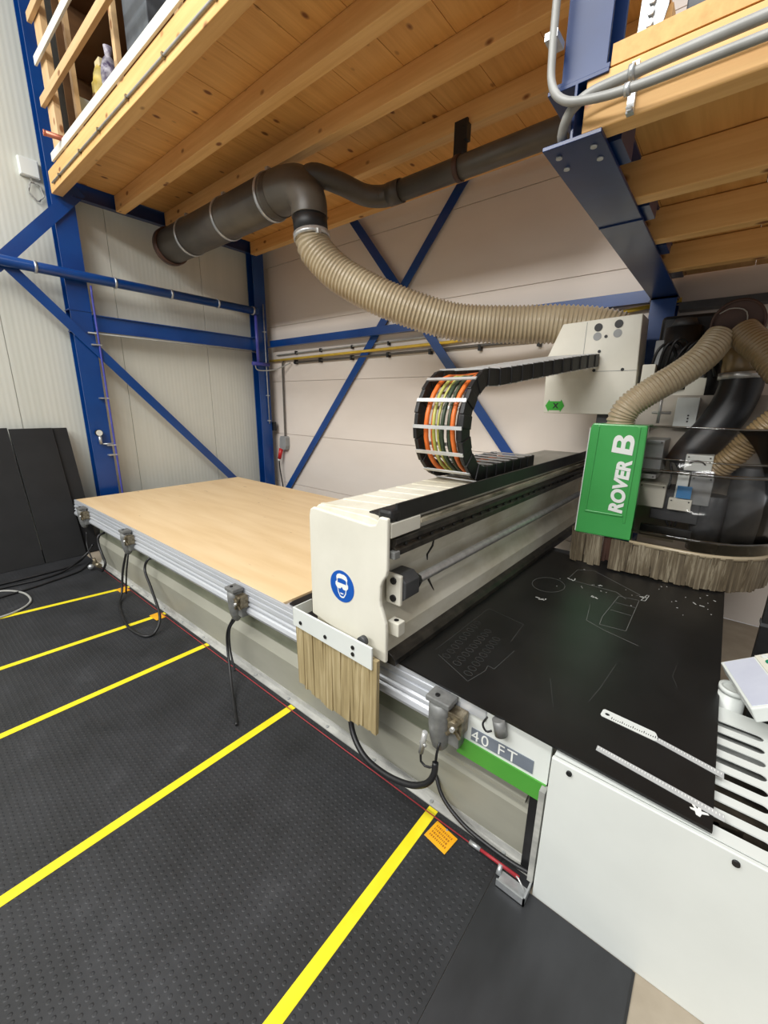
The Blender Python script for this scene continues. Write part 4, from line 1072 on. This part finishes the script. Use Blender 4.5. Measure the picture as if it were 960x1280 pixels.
for mname, x, r, off in cab:
    pts = []
    for i, p in enumerate(cp):
        t_, u_, w_ = fr[i]
        d = t_; nn = V((0, -d.z, d.y))
        pts.append(p + V((x + 0.004 * math.sin(i * 0.7 + x * 50), 0, 0)) + nn * (off - 0.012))
    part('cable', MB().tube(pts, r, 10), mname, ct, label={'orangecable': 'orange cable', 'yellowgreen': 'yellow green cable', 'greycable': 'pale grey cable', 'darkgreencable': 'dark green cable', 'rubbercable': 'black cable'}[mname])

# ------------------------------------------------------------------ machining head
HT = thing('machining_head', 'machining head with a green hood, clear round guard and grey bristle skirt', 'machine head', (-0.4, 4.3, 0.80))
gh = part('green_hood', MB().py([(-0.925, 1.10), (-0.48, 1.105), (-0.50, 2.055), (-0.90, 2.06), (-0.915, 2.02)], 3.85, 3.90), 'green', HT, 0.012)
part('hood_cheek', MB().py([(-0.92, 1.12), (-0.895, 1.12), (-0.885, 2.04), (-0.91, 2.04)], 3.90, 4.45), 'green', gh, 0.004)
part('hood_lid', MB().box(-0.90, -0.52, 3.90, 4.30, 2.03, 2.05), 'green', gh, 0.004)
part('hood_margin', MB().py([(-0.565, 1.25), (-0.545, 1.25), (-0.545, 2.04), (-0.565, 2.04)], 3.842, 3.852), 'green', gh, 0.003)
part('hood_recess', MB().py([(-0.865, 1.30), (-0.57, 1.30), (-0.57, 1.315), (-0.865, 1.315)], 3.84, 3.852).py([(-0.87, 1.30), (-0.855, 1.30), (-0.842, 2.04), (-0.857, 2.04)], 3.842, 3.852), 'green', gh, 0.003)
part('hood_side_strip', MB().py([(-0.931, 1.11), (-0.924, 1.11), (-0.914, 2.02), (-0.92, 2.02)], 3.86, 4.45), 'white', gh)
me = text_mesh('lettering', 'ROVER', 0.140, 0.001, 0.0065, 0.10, 1.0)
place_flat('lettering', me, 'lettering', gh, (-0.585, 3.846, 1.325), (0.03, 0, 1), (-1, 0, 0.03))
def arc(cx, cy, rx, ry, n=10):
    return [(cx + rx * math.sin(PI * k / n), cy - ry * math.cos(PI * k / n)) for k in range(n + 1)]
bo = [(0, 0), (0.075, 0)] + arc(0.078, 0.042, 0.048, 0.042) + [(0.098, 0.084)] + arc(0.074, 0.118, 0.044, 0.036)[2:] + [(0.0, 0.154)]
bo = [(0, 0)] + arc(0.078, 0.043, 0.050, 0.043)[0:10] + arc(0.074, 0.116, 0.044, 0.038)[1:] + [(0.0, 0.154)]
bh1 = [(0.036, 0.028)] + arc(0.070, 0.044, 0.018, 0.016) + [(0.036, 0.060)]
bh2 = [(0.036, 0.092)] + arc(0.066, 0.108, 0.017, 0.016) + [(0.036, 0.124)]
sh = lambda P: [(x * 1.22 + 0.08 * z, z) for x, z in P]
me = flat_mesh('lettering', [sh(bo), sh(bh1), sh(bh2)], 0.001)
place_flat('lettering', me, 'lettering', gh, (-0.575, 3.846, 1.815), (0.03, 0, 1), (-1, 0, 0.03))

def gpath(off=0.0, n=14, x_start=-0.49):
    pts = [(x_start, 3.85 - off)]
    cx, cy, r = -0.10, 4.40, 0.55 + off
    for k in range(n + 1):
        a = -PI / 2 + (PI / 2) * k / n
        pts.append((cx + r * 0.98 * math.cos(a), cy + r * math.sin(a)))
    pts.append((cx + r * 0.98, 5.1))
    return pts
def wallring(o0, o1, z0, z1, xs=-0.49):
    a = gpath(o0, 14, xs); b = gpath(o1, 14, xs); n = len(a)
    mbw = MB()
    vs = [(x, y, z) for (P, z) in ((a, z0), (b, z0), (b, z1), (a, z1)) for x, y in P]
    fs = []
    for j in range(4):
        for i in range(n - 1):
            j2 = (j + 1) % 4
            fs.append((j * n + i, j * n + i + 1, j2 * n + i + 1, j2 * n + i))
    fs += [(0, n, 2 * n, 3 * n), (n - 1, 4 * n - 1, 3 * n - 1, 2 * n - 1)]
    return mbw.add(vs, fs, True)
gd = part('clear_guard', wallring(-0.004, 0.0, 1.115, 2.05), 'clear', HT, label='clear round plastic guard')
part('guard_rib', wallring(0.0, 0.012, 1.70, 1.725), 'clearedge', gd)
part('guard_rib', wallring(0.0, 0.012, 1.80, 1.815), 'clearedge', gd)
part('guard_rib', wallring(0.0, 0.012, 1.20, 1.215), 'clearedge', gd)
part('guard_rim', wallring(-0.006, 0.006, 2.045, 2.06), 'clearedge', gd)
part('guard_foot', wallring(-0.02, 0.02, 1.085, 1.115), 'hose', HT, label='beige band clamping the bristles')
# bristle skirt segments
def skirt(pts, name_lab=None, zt=1.10, z0=0.822):
    mbk = MB(); acc = 0
    for a, b in zip(pts, pts[1:]):
        a, b = V((a[0], a[1], 0)), V((b[0], b[1], 0)); d = b - a; L_ = d.length; d = d.normalized(); nn = V((d.y, -d.x, 0))
        s = 0
        while s < L_:
            w = min(random.uniform(0.022, 0.05), L_ - s + 0.004)
            lo = z0 + random.uniform(0, 0.02)
            c = a + d * (s + w / 2); c.z = (zt + lo) / 2
            mbk.obox(c, d * w / 2, nn * 0.011, V((0, 0, (zt - lo) / 2)) + nn * random.uniform(-0.002, 0.016) + d * random.uniform(-0.006, 0.006))
            s += w - 0.002
    return mbk
part('bristle_skirt', skirt([(-0.99, 4.25), (-0.97, 4.0), (-0.93, 3.86), (-0.83, 3.84)], None, 1.10), 'bristlegrey', HT)
part('bristle_skirt', skirt([(-0.82, 3.85), (-0.69, 3.845)], None, 1.10), 'bristlegrey', HT)
part('bristle_skirt', skirt([(-0.69, 3.90), (-0.62, 3.90)], None, 1.10, 0.86), 'ductdark', HT, label='dark gap strip between bristles')
part('bristle_skirt', skirt([(-0.62, 3.84), (-0.485, 3.84)], None, 1.10), 'bristlegrey', HT)
part('bristle_skirt', skirt(gpath(0.0)), 'bristlegrey', HT)
# inside the guard
part('head_plate', MB().box(-0.85, 0.40, 4.55, 4.62, 1.0, 2.3), 'headplate', HT)
part('spindle_housing', MB().box(-0.42, -0.08, 4.20, 4.54, 1.25, 1.52).cyl((-0.02, 4.3, 1.02), (-0.02, 4.3, 1.5), 0.11, 24).cyl((0.19, 4.35, 1.0), (0.19, 4.35, 1.75), 0.12, 24), 'darkgrey', HT, 0.006)
part('spindle_nose', MB().cyl((-0.02, 4.3, 0.93), (-0.02, 4.3, 1.02), 0.05, 20).cyl((0.19, 4.35, 0.93), (0.19, 4.35, 1.0), 0.05, 20), 'steel', HT)
part('drill_block', MB().box(-0.47, -0.10, 4.16, 4.20, 1.10, 1.2), 'darkgrey', HT, 0.004)
for x0, x1, z0, z1, mname, yy in ((-0.56, -0.40, 1.66, 1.93, 'greybox', 4.15), (-0.55, -0.42, 1.60, 1.64, 'steel', 4.15), (-0.53, -0.33, 1.36, 1.56, 'cream', 4.15), (-0.24, -0.06, 1.70, 1.83, 'white', 4.15), (-0.27, -0.19, 1.42, 1.68, 'white', 4.18), (-0.30, -0.14, 1.36, 1.46, 'cream', 4.15), (-0.18, -0.03, 1.42, 1.66, 'greybox', 4.18)):
    bx = part('head_module', MB().box(x0, x1, yy, 4.55, z0, z1), mname, HT, 0.006)
    part('module_screw', MB().cyl((x0 + 0.02, yy - 0.004, z1 - 0.02), (x0 + 0.02, yy, z1 - 0.02), 0.006, 8).cyl((x1 - 0.02, yy - 0.004, z1 - 0.02), (x1 - 0.02, yy, z1 - 0.02), 0.006, 8), 'black', bx)
part('blue_label', MB().box(-0.255, -0.155, 4.135, 4.152, 1.47, 1.57), 'labelblue', HT)
part('module_arc', MB().tube([(-0.21 + 0.018 * k, 4.146, 1.755 + 0.03 * math.sin(k * PI / 6)) for k in range(7)], 0.005, 8), 'black', HT)
for k in range(3):
    part('head_lead', MB().curve([(-0.36 + 0.05 * k, 4.3, 1.78 - 0.05 * k), (-0.32 + 0.13 * k, 4.24, 1.62 - 0.06 * k), (-0.33 + 0.07 * k, 4.22, 1.34), (-0.27 + 0.02 * k, 4.22, 1.2)], 0.008, 8), 'rubbercable', HT)
# carriage above
part('carriage_column', MB().box(-0.50, -0.23, 4.62, 4.72, 0.95, 2.45), 'cream', HT, 0.006)
part('carriage_panel', MB().box(-0.40, -0.24, 4.46, 4.55, 2.03, 2.28), 'white', HT, 0.004, label='white perforated panel behind the hood')
mk = MB()
for k in range(3):
    mk.cyl((-0.30, 4.455, 2.08 + 0.025 * k), (-0.30, 4.462, 2.08 + 0.025 * k), 0.007, 10)
part('panel_hole', mk, 'black', HT)
part('valve_block', MB().box(-0.70, -0.60, 4.45, 4.62, 2.40, 2.56), 'cream', HT, 0.006)
part('valve_block', MB().box(-0.66, -0.56, 4.66, 4.8, 2.52, 2.78), 'greybox', HT, 0.006)
part('cylinder_rod', MB().cyl((-0.50, 4.35, 2.06), (-0.50, 4.35, 2.3), 0.012, 12).cyl((-0.56, 4.4, 2.15), (-0.42, 4.4, 2.15), 0.012, 12), 'steel', HT)
part('motor', MB().cyl((-0.47, 4.72, 2.35), (-0.47, 4.72, 2.88), 0.14, 28).cyl((-0.25, 4.75, 2.2), (-0.25, 4.75, 2.66), 0.13, 28), 'black', HT)
part('cable_cover', MB().box(-0.66, -0.18, 4.80, 5.0, 2.05, 3.0), 'rubberduct', HT, 0.03)
part('motor_cap', MB().cyl((-0.47, 4.72, 2.88), (-0.47, 4.72, 2.95), 0.11, 28, 0.08), 'darkgrey', HT)
for k in range(6):
    part('head_lead', MB().curve([(-0.66 + 0.05 * k, 4.6, 2.3 + 0.04 * k), (-0.62 + 0.06 * k, 4.5, 2.65 + 0.04 * (k % 3)), (-0.52 + 0.06 * k, 4.55, 2.72), (-0.42 + 0.06 * k, 4.62, 2.45)], 0.012, 8), 'rubbercable', HT)
# white box
wb = part('carriage_box', MB().py([(-1.555, 2.12), (-1.58, 2.66), (-1.455, 2.975), (-0.775, 3.0), (-0.73, 2.15), (-0.735, 2.12)], 4.52, 4.86), 'cream', HT, 0.008, label='cream sheet metal box the cable chain runs into')
mk = MB()
for x, z in ((-1.125, 2.915), (-0.955, 2.93)):
    mk.cyl((x, 4.512, z), (x, 4.521, z), 0.035, 24)
for x, z in ((-1.05, 2.83), (-1.09, 2.70), (-1.115, 2.53), (-0.87, 2.53)):
    mk.cyl((x, 4.514, z), (x, 4.521, z), 0.014, 14)
part('box_hole', mk, 'black', wb)
for x, z in ((-1.125, 2.835), (-0.955, 2.85)):
    part('box_plug', MB().cyl((x, 4.516, z), (x, 4.521, z), 0.036, 24), 'greybox', wb)
part('panel_joint', MB().box(-1.232, -1.228, 4.517, 4.521, 2.64, 2.97).box(-1.11, -0.75, 4.517, 4.521, 2.518, 2.522), 'greybox', wb)
me = flat_mesh('direction_arrow', [[(-0.095, 0), (-0.06, 0.062), (-0.055, 0.045), (0.055, 0.045), (0.06, 0.062), (0.095, 0), (0.06, -0.062), (0.055, -0.045), (-0.055, -0.045), (-0.06, -0.062)]], 0.0008)
place_flat('direction_arrow', me, 'arrowgreen', wb, (-1.445, 4.517, 2.195), (1, 0, 0), (0, 0, 1))
me = text_mesh('lettering', 'X', 0.07, 0.0005, 0.003)
place_flat('lettering', me, 'black', wb, (-1.46, 4.5155, 2.172), (1, 0, 0), (0, 0, 1))
part('support_arm', MB().box(-1.05, -0.5, 4.60, 4.72, 1.75, 2.2), 'darkgrey', HT)

# hoses at the head
single('green_hood_hose', MB().hose([(-0.72, 3.99, 2.03), (-0.715, 3.985, 2.12), (-0.66, 3.99, 2.22), (-0.52, 4.05, 2.345), (-0.385, 4.12, 2.45), (-0.26, 4.2, 2.58), (-0.185, 4.32, 2.73)], 0.104, 0.026, 0.06, 24), 'hose', 'beige ribbed hose rising from the green hood top', 'hose', (-0.5, 4.05, 2.05))
t = thing('collector_duct', 'dark brown round collector where the head hoses meet', 'duct', (-0.1, 4.5, 2.6))
part('drum', MB().cyl((-0.1, 4.35, 2.83), (-0.07, 4.75, 2.87), 0.155, 36), 'ductdark', t, 0.004)
part('rim', MB().ring((-0.101, 4.335, 2.829), (-0.099, 4.37, 2.832), 0.168, 0.15, 36), 'ductdark', t)
part('drop_tube', MB().cyl((-0.02, 4.55, 2.36), (-0.04, 4.55, 2.78), 0.12, 28), 'hosebrown', t)
part('band_clamp', MB().ring((0.0, 4.52, 2.425), (-0.002, 4.52, 2.475), 0.158, 0.115, 28), 'steel', t)
part('wire_tie', MB().curve([(-0.22, 4.32, 2.90), (-0.15, 4.31, 2.93), (-0.06, 4.32, 2.90), (-0.04, 4.33, 2.78)], 0.004, 6), 'greycable', t)
single('side_hose', MB().hose([(-0.06, 4.33, 2.76), (0.0, 4.27, 2.69), (0.09, 4.2, 2.60), (0.20, 4.12, 2.46), (0.38, 4.05, 2.25), (0.6, 4.0, 1.9)], 0.10, 0.026, 0.06, 24), 'hosebrown', 'brown ribbed hose leaving the collector to the right', 'hose', (0.2, 4.1, 2.4))
single('low_hose', MB().hose([(-0.03, 4.24, 1.72), (0.05, 4.2, 1.83), (0.12, 4.17, 1.95), (0.22, 4.12, 2.1), (0.36, 4.1, 2.26), (0.6, 4.1, 2.4)], 0.085, 0.026, 0.06, 24), 'hosebrown', 'brown ribbed hose dropping inside the clear guard', 'hose', (0.1, 4.17, 1.9))
single('rubber_elbow', MB().tube(catmull([(0.0, 4.52, 2.44), (0.0, 4.5, 2.35), (-0.03, 4.46, 2.2), (-0.10, 4.42, 2.03), (-0.20, 4.38, 1.86), (-0.27, 4.36, 1.7)], 0.03), 0.145, 28), 'rubberduct', 'black rubber duct elbow between the collector and the clear guard', 'duct', (-0.1, 4.4, 2.0))

# ------------------------------------------------------------------ light
def area(name, loc, size, power, rot=(0, 0, 0), col=(1, 0.99, 0.96)):
    d = bpy.data.lights.new(name, 'AREA')
    d.shape = 'RECTANGLE'; d.size, d.size_y = size
    d.energy = power; d.color = col
    o = bpy.data.objects.new(name, d); C.objects.link(o)
    o.location = loc; o.rotation_euler = rot
    return o
area('hall_lamp', (-3.2, -2.3, 8.2), (7.0, 0.9), 640, (math.radians(18), 0, 0))
area('hall_lamp', (0.6, -0.2, 7.6), (0.5, 5.0), 190, (0, math.radians(6), 0))
area('hall_lamp', (-2.0, -6.5, 7.4), (9.0, 0.8), 1150, (math.radians(52), 0, 0))
w = bpy.data.worlds.new('hall_daylight'); bpy.context.scene.world = w
w.use_nodes = True
bg = w.node_tree.nodes['Background']
bg.inputs[0].default_value = (0.94, 0.96, 1.0, 1)
bg.inputs[1].default_value = 0.5

# ------------------------------------------------------------------ camera
a, p, ro = math.radians(39.40), math.radians(14.86), math.radians(0.82)
F = V((-math.sin(a) * math.cos(p), math.cos(a) * math.cos(p), -math.sin(p)))
R0 = V((math.cos(a), math.sin(a), 0)); U0 = R0.cross(F)
R = R0 * math.cos(ro) + U0 * math.sin(ro); U = -R0 * math.sin(ro) + U0 * math.cos(ro)
cd = bpy.data.cameras.new('camera'); cam = bpy.data.objects.new('camera', cd); C.objects.link(cam)
mt = Matrix((R, U, -F)).transposed().to_4x4(); mt.translation = V((0, 0, 2.2))
cam.matrix_world = mt
cd.sensor_fit = 'VERTICAL'; cd.sensor_height = 32.0; cd.lens = 514.5 / 1280.0 * 32.0
cd.clip_start = 0.05; cd.clip_end = 100
sc = bpy.context.scene
sc.camera = cam
sc.view_settings.view_transform = 'Standard'
sc.view_settings.look = 'None'
sc.view_settings.exposure = -0.6
sc.view_settings.gamma = 1.0
sc.view_settings.use_curve_mapping = False
